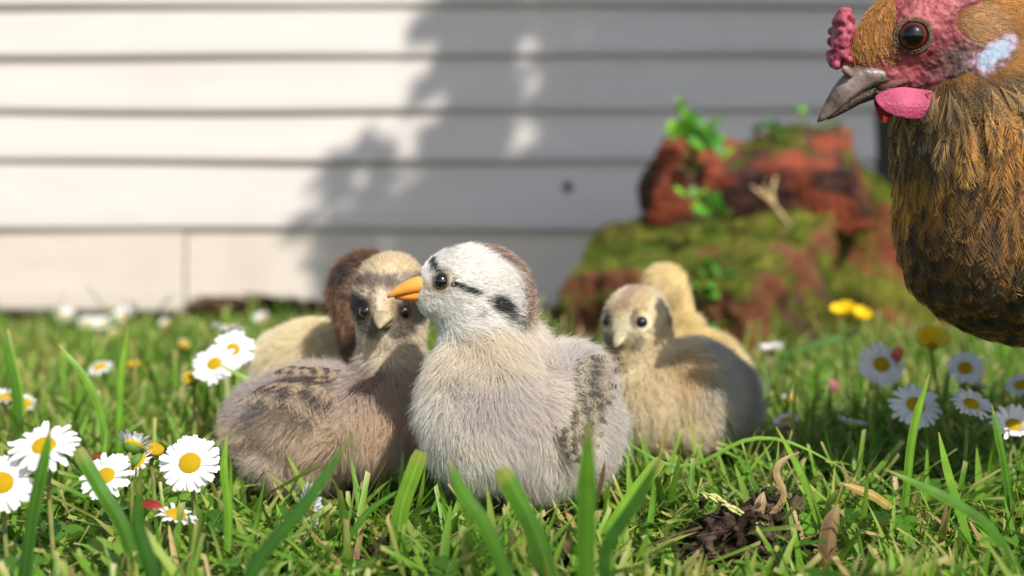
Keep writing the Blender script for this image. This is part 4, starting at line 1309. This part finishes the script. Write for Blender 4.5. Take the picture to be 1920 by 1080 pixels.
# legs, tail and wing out of the frame
hl_m = plain_mat('hen_shank', S('8a8478'), S('a59c88'), scale=160, rough=.6, bump=.5, bump_scale=600)
for px, dy in ((2130, 20), (2230, 95)):
    b = HP(px, 700, dy); b[2] = .004
    a = b + np.array([.01, 0, .07])
    parts = [tube([a, (a + b) / 2, b], [.008, .0048, .0046], 10)]
    for ang, l in ((-.5, .03), (0, .036), (.5, .03), (3.1, .016)):
        dd = np.array([-math.cos(ang), -math.sin(ang), 0])
        parts.append(tube([b, b + dd * l * .5 + np.array([0, 0, .001]), b + dd * l + np.array([0, 0, -.003])], [.0042, .0034, .0012], 8))
    Vb, Fb = join(parts); link('leg', py_mesh('leg', Vb, Fb, [hl_m]), hen)
nt_ = 22; r = np.random.default_rng(98)
a = np.array([HP(2520, 240, 120) + r.normal(size=3) * .012 for _ in range(nt_)])
d = unit(np.array([.75, .35, .6]) + .25 * r.normal(size=(nt_, 3)))
def colour(u, v, sg, F): return mixc(np.broadcast_to(S('3a2a18'), u.shape + (3,)), S('8a6434'), sstep(.4, 1, v))
P, R, C = feathers(a, d, unit(np.cross(d, np.array([0., 0, 1.]) )), np.full(nt_, .085), np.full(nt_, .018), np.full(nt_, .2), colour, B=40, K=4, seed=9, rad=2.4e-4, ragged=.05)
link('tail', np_curves('tail', P, R, C, feather_m), hen)

# ---------------------------------------------------------------- tree over the right side (its crown shades the wall)
tr = empty('garden_tree', (2.3, -.2, 0), 'leafy garden tree above whose shadow falls on the wall', 'tree')
to = np.array(tr.location)
bark = plain_mat('bark', S('3f3328'), S('5a4a3a'), scale=30, rough=.95, bump=.8)
r = np.random.default_rng(131)
n = 40000
a = r.uniform(-.42, 1.5, n); b = r.uniform(-.06, 1.2, n)                        # where its shadow lands on the wall
edge_x = np.interp(b, [-.05, .02, .10, .19, .24, .30, .37, .45, .7, 1.2, 1.7], [-.27, -.25, -.20, -.12, -.10, -.07, -.08, -.02, .10, .25, .4])
pn = np.stack([a, b, 0 * a], 1)
sd = a - edge_x + .035 * wavy(pn, 38, 132) + .03 * wavy(pn, 90, 133)
holes = wavy(pn, 60, 134) + .5 * wavy(pn, 130, 135)
ok = (sd > 0) & ((holes < .2) | (sd > .14 + .03 * holes)) & (r.random(n) < sstep(-.02, .05, sd) * .9 + .1)
a, b = a[ok], b[ok]; n = len(a)
t = r.uniform(1.75, 2.5, n) + .25 * a
pos = np.stack([a, np.full(n, WY), b], 1) + t[:, None] * np.array(TO_SUN)
V, Fq, C = blades(pos - to, r.uniform(0, 6.28, n), r.uniform(.5, 2.2, n), r.uniform(.1, .9, n), r.uniform(.030, .05, n), r.uniform(.018, .028, n),
                  np.broadcast_to(S('3f6a22'), (n, 3)) * r.uniform(.7, 1.2, (n, 1)), np.broadcast_to(S('5d8a30'), (n, 3)) * r.uniform(.8, 1.1, (n, 1)), segs=3)
cw = link('crown', np_mesh('crown', V, Fq, [leaf_m], col=C), tr); cw['kind'] = 'stuff'
cen = pos.mean(0) - to
parts = [tube([(0, 0, -.05), (.02, 0, .5), (-.03, .03, 1.1), tuple(cen * np.array([.35, .35, .9]))], [.09, .075, .06, .045], 12)]
for k in range(9):
    e = pos[r.integers(n)] - to
    s = cen * np.array([.3, .3, .8])
    parts.append(tube([s, s * .55 + e * .45 + np.array([0, 0, .10]), e], [.032, .016, .005], 8))
V, F = join(parts)
link('trunk', py_mesh('trunk', V, F, [bark]), tr)

# ---------------------------------------------------------------- lawn
grass_m = attr_mat('grass_blade', rough=.42, spec=.35, translucent=.42, vary=.10, vary_scale=90)
greens = [S(c) for c in ('3f681a', '4c7a20', '5c8826', '6c9430', '3a5f1a', '7d9c38')]  # blade bases darker than the tips, depth shade put into the colour
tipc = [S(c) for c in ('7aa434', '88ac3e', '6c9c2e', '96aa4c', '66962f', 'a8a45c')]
FOOT = [(960, .545, .030), (1040, .555, .025), (600, .587, .034), (690, .582, .024), (720, .66, .024), (590, .70, .03), (1290, .668, .034), (1320, .77, .025), (505, .59, .018), (1370, .675, .016)]
def lawn(name, n, xr, yr, hmin, hmax, wmin, wmax, seed, segs, accept=None, lean=(.15, 1.35), kind_label=None, cutp=.35):
    r = np.random.default_rng(seed)
    y = r.uniform(yr[0], yr[1], n)
    x = r.uniform(xr[0], xr[1], n) if not callable(xr) else xr(y) * r.uniform(-1, 1, n)
    if accept is not None:
        k = accept(x, y, r); x, y = x[k], y[k]
    n = len(x)
    tuft = wavy(np.stack([x, y, 0 * x], 1), 60, seed + 1)
    h = r.uniform(hmin, hmax, n) * (1 + .25 * tuft) * np.interp(y, [.36, .46, .56, .7, .8, 1.3, 1.5], [.5, .62, .72, .9, 1.0, 1.0, .6])
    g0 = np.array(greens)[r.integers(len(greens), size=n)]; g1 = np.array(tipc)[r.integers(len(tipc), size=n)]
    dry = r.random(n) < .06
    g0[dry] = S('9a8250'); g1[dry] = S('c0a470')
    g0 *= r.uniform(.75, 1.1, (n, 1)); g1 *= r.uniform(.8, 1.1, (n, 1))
    base = np.stack([x, y, ground_z(x, y) - .002], 1)
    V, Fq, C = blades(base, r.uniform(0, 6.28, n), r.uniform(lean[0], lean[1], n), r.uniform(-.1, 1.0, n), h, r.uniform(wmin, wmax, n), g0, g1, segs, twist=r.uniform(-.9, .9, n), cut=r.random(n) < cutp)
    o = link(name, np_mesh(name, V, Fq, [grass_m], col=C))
    return o
def not_under(x, y, r):
    k = np.ones(len(x), bool)
    for px, d, rad in FOOT:
        cx = (px - 960) / FPX * d
        k &= ~((np.hypot(x - cx, y - d) < rad) & (r.random(len(x)) < .93))
    for px, py, d, rad in ((1405, 1020, .50, .022), (760, 1075, .485, .014), (1030, 1062, .485, .014)):
        cx = (px - 960) / FPX * d
        k &= ~(np.hypot(x - cx, y - d) < rad)
    # bricks
    k &= ~((np.abs(x - c1[0]) < .08) & (np.abs(y - c1[1]) < .08))
    return k
view_w = lambda y: y * .44
near = lawn('grass', 13500, view_w, (.36, .80), .018, .050, .0013, .0034, 151, 6, not_under)
tag(near, 'dense fresh green lawn grass around the chicks in front', 'grass', kind='stuff')
mid = lawn('grass', 17000, view_w, (.80, 1.585), .018, .042, .0018, .0036, 152, 4, not_under, lean=(.05, .9))
tag(mid, 'blurred sunlit lawn grass between the chicks and the wall', 'grass', kind='stuff')
def outside(x, y, r):
    return ~((np.abs(x) < y * .44) & (y > .36)) & ~((y > WY - .012) & (y < WY + .06) & (x < .45)) & ~((np.hypot(x, y) < .20)) & ~((y > WY + .05) & (x < .42))
def outside_far(x, y, r): return outside(x, y, r) & ~((np.abs(x) < 1.2) & (y > .05) & (y < 1.6))
side = lawn('grass', 46000, (-1.2, 1.2), (.05, 1.585), .016, .038, .002, .004, 159, 3, outside)
tag(side, 'lawn grass just outside the left and right picture edges', 'grass', kind='stuff')
out = lawn('grass', 22000, (-2.4, 2.4), (-1.4, 3.0), .018, .040, .003, .006, 153, 3, outside_far)
tag(out, 'lawn grass to the sides of the picture', 'grass', kind='stuff')
lying = lawn('grass', 2600, view_w, (.41, .66), .045, .08, .0018, .0040, 157, 7, not_under, lean=(.85, 1.45))
tag(lying, 'long lying grass blades across the front lawn', 'grass', kind='stuff')
tallg = lawn('grass', 900, view_w, (.62, 1.3), .040, .065, .0016, .0032, 158, 6, not_under, lean=(.0, .5))
tag(tallg, 'scattered taller thin blades on the blurred lawn', 'grass', kind='stuff')
# low mat of short lying blades that hides the soil
mat_ = lawn('grass_mat', 15000, view_w, (.37, .85), .012, .026, .0012, .0028, 154, 3, lambda x, y, r: ~np.any([np.hypot(x - (px - 960) / FPX * d, y - d) < q for px, py, d, q in ((1405, 1020, .50, .02),)], axis=0), lean=(.6, 1.5))
tag(mat_, 'short flattened grass lying over the soil', 'grass', kind='stuff')
# clover and small round leaves
r = np.random.default_rng(161); n = 240
y = r.uniform(.42, .72, n); x = r.uniform(-1, 1, n) * y * .40
k = not_under(x, y, r); x, y = x[k], y[k]; n = len(x)
Vc, Fc, Cc = [], [], []
for i in range(n):
    s = r.uniform(.004, .0085); z = r.uniform(.006, .017); az0 = r.uniform(0, 6.28)
    c = greens[r.integers(6)] * r.uniform(.8, 1.1); ti = r.normal(size=2) * .35
    for j in range(3):
        az = az0 + j * 2.094
        for q in range(9):
            th = 2 * math.pi * q / 9
            a_ = .55 + .5 * math.cos(th); b_ = .48 * math.sin(th)
            lx, ly = s * (a_ * math.cos(az) - b_ * math.sin(az)), s * (a_ * math.sin(az) + b_ * math.cos(az))
            Vc.append((x[i] + lx, y[i] + ly, z + ti[0] * lx + ti[1] * ly + .25 * s * abs(b_))); Cc.append(c * (1.1 if q % 2 else 1))
        o = len(Vc) - 9
        Fc.append([o + q for q in range(9)])
tag(link('clover', py_mesh('clover', Vc, Fc, [leaf_m], col=np.array(Cc))), 'small round clover leaves low between the grass blades', 'clover', kind='stuff')

# ---------------------------------------------------------------- single blades one can tell apart
def ribbon(name, pts, width, c0, c1, label, cat='grass', cut=False, group='tall single grass blades', fold=.22, face=None, mat_=None):
    """a blade along (px, py, depth) points; width in metres"""
    W = np.array([at(a, b, d) for a, b, d in pts])
    s0 = np.linspace(0, 1, len(W)); n = 16; s = np.linspace(0, 1, n)
    Pth = np.stack([np.interp(s, s0, W[:, k]) for k in range(3)], 1)
    for _ in range(3): Pth[1:-1] = (Pth[:-2] + 2 * Pth[1:-1] + Pth[2:]) / 4
    t = unit(np.gradient(Pth, axis=0))
    fc = np.array(face if face is not None else (.15, -1, .35))
    sd_ = unit(np.cross(t, fc)); nn = np.cross(sd_, t)
    w = width * .5 * (.6 + .4 * np.minimum(1, s * 4)) * (np.minimum(1, (1.02 - s) * 3) ** .8 if not cut else np.where(s > .97, .75, 1.0))
    cr_ = np.linspace(-1, 1, 11)
    V = Pth[:, None] + sd_[:, None] * (w[:, None] * cr_)[..., None] + nn[:, None] * (w[:, None] * fold * (1 - np.abs(cr_) ** 1.3))[..., None]
    F = [[i * 11 + j, i * 11 + j + 1, (i + 1) * 11 + j + 1, (i + 1) * 11 + j] for i in range(n - 1) for j in range(10)]
    cc = c0 + (c1 - c0) * (s[:, None] ** 1.2)
    rb = np.random.default_rng(int(pts[0][0]) + 7); C = np.repeat(cc[:, None], 11, 1) * (1 + .16 * rb.normal(size=(1, 11, 1))) * (1 + .07 * rb.normal(size=(16, 1, 1))); C[:, 5] *= 1.2
    C[-2:] = C[-2:] * .5 + S('a89a5c') * .5
    base = W[0]
    o = empty(name, base, label, cat, group)
    link('petal' if 'petal' in name else 'blade', py_mesh(name, (V - base).reshape(-1, 3), F, [mat_ or grass_m], col=C.reshape(-1, 3)), o)
    return o
G0, G1, G2, Gd = S('3f6a1a'), S('5f9028'), S('8ab63c'), S('2f5a20')
def root(px, d): return (px, 403 + .130 * FPX / d, d)
ribbon('grass_plant', [root(1100, .375), (1098, 960, .375), (1104, 790, .372)], .0052, G0, G1, 'broad blurred upright blade in front of the sharp chick tail')
ribbon('grass_plant', [root(1075, .415), (1000, 990, .412), (938, 878, .41)], .0058, Gd, G1, 'broad dark blade leaning left under the sharp chick belly', cut=True)
ribbon('grass_plant', [root(1015, .40), (915, 985, .40), (868, 930, .40), (842, 862, .40)], .0044, G0, G1, 'blurred bent blade below the sharp chick breast')
ribbon('grass_plant', [root(395, .385), (470, 1060, .385), (575, 945, .385), (662, 812, .385)], .0040, Gd, S('4f8030'), 'blurred diagonal blade crossing in front of the tan chick')
ribbon('grass_plant', [root(742, .47), (748, 960, .47), (790, 846, .468)], .0054, G0, G2, 'upright cut blade between the tan chick and the sharp chick', cut=True)
ribbon('grass_plant', [root(600, .475), (640, 1030, .475), (690, 955, .475), (768, 908, .475)], .0022, Gd, G1, 'thin curved dark blade below the tan chick')
ribbon('grass_plant', [root(1690, .53), (1705, 850, .53), (1718, 780, .53), (1743, 700, .53)], .0034, G1, G2, 'tall sunlit blade standing before the right daisies')
ribbon('grass_plant', [root(1905, .53), (1885, 880, .53), (1872, 820, .53), (1860, 760, .53)], .0030, G0, G1, 'slim dark blade near the right edge under the hen')
ribbon('grass_plant', [root(222, .64), (224, 760, .64), (228, 690, .64), (240, 615, .64)], .0032, G1, G2, 'tall pale upright blade on the left lawn')
ribbon('grass_plant', [root(215, .63), (190, 770, .63), (160, 705, .63), (108, 645, .63)], .0034, G1, G2, 'pale blade arching to the left beside the tall one')
ribbon('grass_plant', [root(290, .445), (235, 990, .445), (190, 920, .445), (145, 842, .445)], .0046, G0, S('5a8c2c'), 'long diagonal blade between the left daisies', cut=True)
ribbon('grass_plant', [root(1105, .50), (1140, 1000, .50), (1185, 930, .50), (1240, 862, .50)], .0050, G1, G2, 'wide bright cut blade leaning right behind the soil', cut=True)
ribbon('grass_plant', [(1185, 835, .58), (1250, 878, .58), (1320, 872, .58), (1390, 818, .58), (1480, 820, .58), (1600, 890, .57)], .0016, G1, G2, 'long thin blade looping below the cream faced chick')
ribbon('grass_plant', [root(1395, .92), (1470, 668, .92), (1540, 642, .91), (1640, 615, .9)], .0050, S('4f7a34'), S('7fa860'), 'blurred blade slanting before the lower brick')
ribbon('grass_plant', [root(30, .42), (60, 960, .42), (80, 880, .42), (95, 800, .42)], .0038, Gd, G1, 'blurred dark blade before the left edge daisy')
ribbon('grass_plant', [root(420, .47), (430, 960, .47), (418, 880, .47), (425, 815, .47)], .0028, G1, G2, 'upright blade in front of the tan chick tail')
ribbon('grass_plant', [root(1180, .40), (1120, 1040, .40), (1190, 950, .40), (1245, 845, .40)], .0036, Gd, G0, 'blurred dark blade leaning right at the bottom middle')
ribbon('grass_plant', [root(1960, .46), (1860, 985, .46), (1770, 930, .46), (1660, 880, .46)], .0036, G0, G1, 'blurred blade reaching left from the lower right corner')
ribbon('grass_plant', [root(330, .40), (280, 1050, .40), (255, 980, .40), (262, 900, .40)], .0040, Gd, G0, 'blurred dark blade at the lower left')
ribbon('grass_plant', [root(20, .66), (35, 760, .66), (20, 690, .66), (2, 610, .66)], .0040, G0, G1, 'dark upright blade at the left edge')
ribbon('grass_plant', [root(500, .66), (520, 780, .66), (480, 720, .66), (405, 680, .66)], .0032, G1, G2, 'bright blade bending left beside the white daisies')
ribbon('grass_plant', [root(1560, .52), (1530, 960, .52), (1500, 880, .52), (1455, 800, .52)], .0030, G1, G2, 'fresh blade leaning left on the sunny lower right lawn')
ribbon('grass_plant', [root(1840, .50), (1800, 960, .50), (1775, 880, .50), (1760, 810, .50)], .0032, G1, G2, 'fresh upright blade on the sunny lower right lawn')
dryc = S('a58a62'), S('c8ae84')
ribbon('withered_plant', [(1545, 1065, .485), (1550, 1030, .485), (1556, 985, .485), (1572, 945, .485)], .0064, S('84664a'), S('a88a66'), 'broad dry brown leaf standing in the lower right grass', 'leaf', group='dry blades', fold=.6)
ribbon('withered_grass', [(1385, 985, .51), (1455, 965, .51), (1478, 925, .51), (1450, 890, .51), (1462, 862, .51), (1500, 848, .51)], .0026, *dryc, 'curled brown dry blade beside the soil', 'dry grass', group='dry blades', fold=.5)
ribbon('withered_grass', [(1420, 990, .505), (1424, 950, .505), (1432, 922, .505)], .0040, *dryc, 'short upright straw blade on the soil clod', 'dry grass', group='dry blades', fold=.5)
ribbon('withered_grass', [(1680, 960, .51), (1640, 930, .51), (1575, 905, .51)], .0034, S('a8a050'), S('c89a58'), 'withered blade with brown tip lying at the right', 'dry grass', group='dry blades')
ribbon('withered_grass', [(1105, 960, .50), (1122, 930, .50), (1130, 890, .50), (1135, 862, .50)], .0016, S('4a3c26'), S('6b5a3a'), 'thin dark withered stalk at the sharp chick tail', 'dry grass', group='dry blades')
# grass seed head
sh = empty('grass_seed_head', at(1440, 985, .50), 'pale green grass seed head lying over the soil', 'seed head')
o0 = np.array(sh.location)
Vs, Fs = tube([at(a, b, .50) - o0 for a, b in ((1440, 985), (1400, 968), (1360, 945), (1312, 920))], [.0006, .0005, .0004, .0002], 6)
link('stalk', py_mesh('stalk', Vs, Fs, [stem_m]), sh)
r = np.random.default_rng(171); seedm = plain_mat('seed_husk', S('a8b06a'), S('cdbf8a'), scale=300, rough=.6)
Vg, Fg = ball((0, 0, 0), (.0022, .0006, .0006), 8, 6); sgm = py_mesh('husk', Vg, Fg, [seedm])
for i in range(24):
    s = i / 23
    p = at(1425 - 105 * s, 980 - 55 * s, .50) - o0 + r.normal(size=3) * .0005
    o = link('husk', sgm, sh); place(o, p, np.array([-.85, r.normal() * .3, .42 + .3 * r.normal()]), np.array([0, -.5, 1.]), 1)

# ---------------------------------------------------------------- soil clods
soil_m = attr_mat('dark_soil', rough=.95, spec=.08, bump=.8, bump_scale=500, vary=.35, vary_scale=300)
def clod(px, py, d, rx, rz, seed, label):
    c = at(px, py, d); c[2] = max(c[2] - rz * .4, .0)
    def f(p):
        q = sd_ell(p, c, np.array([rx, rx * .7, rz]))
        return q + .0035 * wavy(p, 260, seed, 9) + .0034 * wavy(p, 700, seed + 1, 9) + .0020 * wavy(p, 1700, seed + 2, 9)
    V, Q = surface_nets(f, c - rx * 1.4, c + rx * 1.4, .0010)
    org = np.array([c[0], c[1], 0])
    w = wavy(V, 500, seed + 3)
    col = mixc(np.broadcast_to(S('2e241c'), V.shape), S('55463a'), sstep(-.3, .9, w))
    t = empty('soil_clod', org, label, 'soil', 'bare soil clods')
    link('clod', np_mesh('clod', V - org, Q, [soil_m], col=col), t)
    n = 130; r = np.random.default_rng(seed)
    p = sample_surface(V, Q, n, r) - org; dd = unit(r.normal(size=(n, 3)) + np.array([0, -.3, .5]))
    s = np.linspace(0, 1, 5)[None, :, None]
    P = p[:, None] + s * dd[:, None] * r.uniform(.004, .011, (n, 1, 1)) + s ** 2 * r.normal(size=(n, 1, 3)) * .004
    o = link('rootlets', np_curves('rootlets', P, np.full((n, 5), 9e-5), np.broadcast_to(S('6f5c48'), (n, 5, 3)) * r.uniform(.6, 1.3, (n, 1, 1)), feather_m), t); o['kind'] = 'stuff'
clod(1395, 1015, .505, .021, .017, 181, 'large dark soil clod in the grass below the cream faced chick')
clod(1030, 1062, .485, .013, .011, 191, 'small dark soil clod at the bottom middle')
clod(745, 1078, .482, .012, .009, 195, 'flat dark soil clod at the bottom left of the middle')
clod(1440, 960, .52, .009, .010, 199, 'brown soil lump behind the large clod under the straw')

# ---------------------------------------------------------------- daisies
petal_m = plain_mat('daisy_petal', S('e9e8ec'), S('f3f2f2'), scale=300, rough=.55, spec=.25, translucent=.3)
disc_m = plain_mat('daisy_disc', S('f7d424'), S('eec014'), scale=700, rough=.7, bump=.7, bump_scale=1500)
dstem_m = plain_mat('daisy_stem', S('6a7a3a'), S('8a8a50'), scale=200, rough=.6)
sepal_m = plain_mat('daisy_sepal', S('4a6a28'), S('5f8034'), scale=200, rough=.6)
def petal_mesh(seed):
    r = np.random.default_rng(seed); n = 6; V, F = [], []
    for i in range(n + 1):
        s = i / n; w = .13 * (.45 + .75 * math.sin(min(1, s * 1.02) ** .75 * math.pi * .80)) * (1 if i < n else .62)
        z = .10 * math.sin(s * 2.6) - .10 * s * s * r.uniform(0, 1.6)
        V += [(s, -w, z + .035), (s + (-.03 if i == n else 0), 0, z), (s, w, z + .035)]
    for i in range(n):
        for j in (0, 1): F.append([i * 3 + j, i * 3 + 3 + j, i * 3 + 4 + j, i * 3 + 1 + j])
    return py_mesh('petal', V, F, [petal_m])
PET = [petal_mesh(i) for i in range(6)]
def disc_mesh():
    parts = [ball((0, 0, -.08), (1, 1, .52), 18, 10)]
    for i in range(90):
        rr = math.sqrt((i + .5) / 90) * .97; th = i * 2.39996
        parts.append(ball((rr * math.cos(th), rr * math.sin(th), -.08 + .52 * math.sqrt(max(0, 1 - rr * rr))), .085, 6, 4))
    V, F = join(parts); return py_mesh('disc', V, F, [disc_m])
DISC = disc_mesh()
Vg, Fg = ball((0, 0, 0), (1, 1, .7), 12, 8); Vg = Vg[:]; CUP = py_mesh('sepal_cup', Vg, Fg, [sepal_m])
from mathutils import Matrix
def basis(nrm):
    nrm = unit(np.array(nrm, float)); a = unit(np.cross(nrm, [.31, .2, .93] if abs(nrm[2]) < .95 else [1, 0, 0])); b = np.cross(nrm, a)
    return a, b, nrm
def daisy(px, py, d, dia, nrm, label, group='daisies in the lawn', n=34, close=.0, discr=.0036, seed=0, half=None, name='daisy', rootdx=0):
    """a flower head of single petals on a stem; close lifts the petals"""
    r = np.random.default_rng(900 + seed); R0 = dia / 2000
    head = at(px, py, d); a, b, nn = basis(nrm)
    base = np.array([head[0] - nn[0] * .006 + rootdx, head[1] + .004 - nn[1] * .006, 0.0])
    t = empty(name, base, label, 'daisy', group)
    h = head - base
    neck = h - nn * .0035
    pth = [np.array([0, 0, -.003]), np.array([0, 0, max(.2 * neck[2], .002)]) + neck * np.array([.15, .15, .15]), neck * np.array([.6, .6, .7]), neck - nn * .003 * (1 if neck[2] > .012 else .2), neck, h - nn * .001]
    V, F = tube(pth, [.0009, .0009, .0008, .0008, .001, .0016], 8)
    link('stem', py_mesh('stem', V, F, [dstem_m]), t)
    o = link('sepal_cup', CUP, t); place(o, h - nn * .0018, a, nn, 1); o.scale = (discr * .9,) * 3
    o = link('disc', DISC, t); place(o, h, a, nn, discr)
    for i in range(n):
        th = 2 * math.pi * (i + r.uniform(-.25, .25)) / n
        dr = math.cos(th) * a + math.sin(th) * b
        if half is not None and dr @ unit(np.array(half, float)) < -.2 and r.random() < .85: continue
        el = close + r.normal() * .10 + (.10 if i % 2 else -.03)
        dd = dr * math.cos(el) + nn * math.sin(el)
        up_ = nn * math.cos(el) - dr * math.sin(el)
        o = link('petal', PET[r.integers(6)], t)
        place(o, h + dr * discr * .78 - nn * (.0006 if i % 2 else .0010), dd, up_, (R0 - discr * .75) * r.uniform(.88, 1.08))
    return t
near_d = [
    (82, 836, .462, 22.5, (-.05, -.50, .85), 'fully open daisy on a thin stem at the left, highest in front'),
    (356, 868, .50, 21.5, (.05, -.85, .52), 'open daisy facing the camera just left of the tan chick'),
    (2, 905, .455, 22, (.25, -.75, .6), 'open daisy cut by the left edge of the picture'),
    (198, 892, .515, 20, (-.15, -.72, .65), 'daisy half hidden behind a blade between the two open ones'),
    (578, 950, .505, 17, (-.80, -.50, .1), 'daisy turned sideways low in front of the tan chick'),
]
for i, q in enumerate(near_d):
    daisy(*q, seed=i, discr=.0040 if i < 3 else .0034)
daisy(250, 832, .53, 15.5, (.15, .55, .8), 'daisy seen from behind on a bent brown stem', seed=11, close=.55, n=24)
daisy(262, 868, .53, 13, (.5, .3, -.5), 'drooping daisy hanging below the bent stem', seed=12, close=.3, n=22)
daisy(330, 965, .475, 15, (.3, -.1, .9), 'low faded daisy with reddish petals under the open ones', seed=13, close=.15, n=20)
daisy(436, 655, .69, 22, (.1, -.75, .6), 'open daisy upper one of the cluster beside the cream chick', seed=14)
daisy(402, 682, .67, 22, (-.1, -.70, .65), 'open daisy lower one of the cluster beside the cream chick', seed=15)
daisy(428, 614, .78, 20, (.1, .2, .95), 'daisy seen edge on at the top of the cluster', seed=16)
daisy(187, 688, .80, 15, (-.2, -.35, .9), 'small daisy seen from the side on the left lawn', seed=17, n=26)
daisy(12, 745, .70, 15, (.2, -.3, .9), 'small daisy at the left edge above the open ones', seed=18, n=24, close=.4)
daisy(45, 757, .70, 12, (.2, -.6, .7), 'small half closed daisy next to the left edge', seed=19, n=22, close=.5)
daisy(355, 708, .68, 9, (-.2, -.7, .7), 'tiny daisy with short petals left of the cluster', seed=20, n=18, close=.7)
daisy(250, 682, .82, 9, (0, -.3, .9), 'white closed daisy bud on the left lawn', seed=21, n=18, close=1.2)
daisy(290, 842, .54, 8, (.3, -.3, .9), 'closed daisy bud between the open daisies', seed=22, n=18, close=1.25)
FAR = ['leftmost white daisy of the blurred row near the foot of the wall', 'blurred daisy second from the left near the wall', 'blurred daisy touching the second one from the left near the wall', 'largest blurred round daisy of the row near the wall',
       'small blurred white bud right of the row near the wall', 'blurred white daisy near the wall just left of the cream chick', 'pale closed bud below the row near the wall', 'tiny pale bud on the lawn left of the daisy cluster']
for i, (px, py, d) in enumerate(((120, 592, 1.42), (165, 606, 1.30), (192, 606, 1.28), (228, 592, 1.36), (312, 608, 1.25), (492, 600, 1.2), (215, 626, 1.1), (345, 645, 1.0))):
    daisy(px, py, d, (24, 20, 20, 24, 15, 18, 12, 10)[i], (rng.normal() * .3, -.55, .8), FAR[i], group='far daisies by the wall', seed=30 + i, n=20, close=.25 if i < 4 else .9)
right_d = [
    (1653, 683, .70, 23.5, (.05, -.85, .5), 'open daisy behind the tall blade right of the lower brick', 0),
    (1717, 760, .62, 23, (.1, -.70, .65), 'large shaded daisy with dark yellow disc under the hen', 0),
    (1810, 690, .68, 18, (-.3, -.75, .55), 'daisy facing left below the hen breast', .1),
    (1822, 758, .60, 18, (.15, -.55, .85), 'shaded daisy between the large one and the right edge', .15),
    (1900, 797, .59, 20, (-.1, -.62, .75), 'shaded daisy near the right edge of the picture', .45),
    (1830, 722, .70, 15, (.3, .1, .95), 'daisy seen edge on behind the shaded one', .3),
    (1446, 655, .86, 17, (-.1, -.12, .98), 'single white daisy seen from the side before the lower brick', .5),
    (1475, 790, .66, 14, (-.3, -.2, .9), 'blurred daisy right of the grey backed chick', .4),
    (1480, 748, .78, 10, (0, -.2, .95), 'small white bud right of the grey backed chick', 1.0),
    (1597, 792, .63, 15, (.2, .1, .95), 'blurred daisy in the hen shadow half hidden by grass', .3),
    (1916, 722, .66, 16, (-.3, -.4, .85), 'daisy cut by the right edge under the hen', .2)]
for i, (px, py, d, dia, nn, lb, cl) in enumerate(right_d):
    daisy(px, py, d, dia, nn, lb, seed=50 + i, close=cl, discr=.0042 if i < 2 else .0034)

# buttercups
yel = plain_mat('buttercup_petal', S('f4d40c'), S('e8c008'), scale=200, rough=.22, spec=.5, translucent=.25)
V, F = [], []
for i in range(6):
    s = i / 5; w = .50 * math.sin(min(1, .12 + s * .80) * math.pi * .62)
    if i == 5: w *= .6
    V += [(s, -w, .35 * s * s + .12 * w), (s, 0, .35 * s * s), (s, w, .35 * s * s + .12 * w)]
for i in range(5):
    for j in (0, 1): F.append([i * 3 + j, i * 3 + 3 + j, i * 3 + 4 + j, i * 3 + 1 + j])
BPET = py_mesh('petal', V, F, [yel])
def buttercup(px, py, d, dia, nrm, label, seed):
    r = np.random.default_rng(seed); head = at(px, py, d); a, b, nn = basis(nrm)
    base = np.array([head[0] + .006, head[1] + .004, 0.]); t = empty('buttercup', base, label, 'buttercup', 'buttercups')
    h = head - base
    V, F = tube([np.array([0, 0, -.003]), h * .5 + np.array([.002, 0, 0]), h - nn * .004, h], [.0008, .0008, .0007, .0011], 7)
    link('stem', py_mesh('stem', V, F, [dstem_m]), t)
    o = link('disc', DISC, t); place(o, h + nn * .001, a, nn, dia * .14 / 1000)
    for i in range(5):
        th = 2 * math.pi * i / 5 + r.uniform(-.1, .1); dr = math.cos(th) * a + math.sin(th) * b
        o = link('petal', BPET, t); place(o, h, dr * .93 + nn * .35, nn, dia / 2000)
buttercup(1583, 592, .92, 20, (-.2, -.35, .9), 'left one of the two yellow buttercups before the bricks', 1)
buttercup(1612, 597, .90, 16, (.2, -.5, .8), 'right one of the two yellow buttercups before the bricks', 2)
buttercup(1748, 652, .70, 21, (-.1, -.55, .85), 'yellow buttercup just below the hen breast', 3)
# pink bud and red petals
def bud(px, py, d, rr, c1_, c2_, label):
    head = at(px, py, d); base = np.array([head[0], head[1] + .003, 0.]); t = empty('pink_bud', base, label, 'bud')
    h = head - base
    V, F = tube([np.array([0, 0, -.003]), h * .6, h], [.0008, .0008, .001], 7); link('stem', py_mesh('stem', V, F, [dstem_m]), t)
    V, F = ball(h, (rr, rr, rr * 1.3), 12, 8); link('bud', py_mesh('bud', V, F, [plain_mat('pink_petal', S(c1_), S(c2_), scale=300, rough=.5)]), t)
bud(1560, 724, .80, .0030, 'a04060', 'b06a7c', 'pink flower bud in the grass before the lower brick')
bud(1682, 664, .70, .0030, 'c8605a', 'd88078', 'small reddish bud beside the open daisy on the right')
ribbon('fallen_petal', [(255, 948, .47), (282, 944, .47), (308, 952, .47)], .0042, S('8a2c24'), S('a03c30'), 'fallen dark red petal below the open daisies', 'petal', group='fallen red petals', face=(0, -.5, 1))
ribbon('fallen_petal', [(165, 862, .51), (178, 856, .51), (192, 852, .51)], .0024, S('8a3420'), S('9c4028'), 'narrow rusty red petal on the half hidden daisy', 'petal', group='fallen red petals', face=(0, -.5, 1))
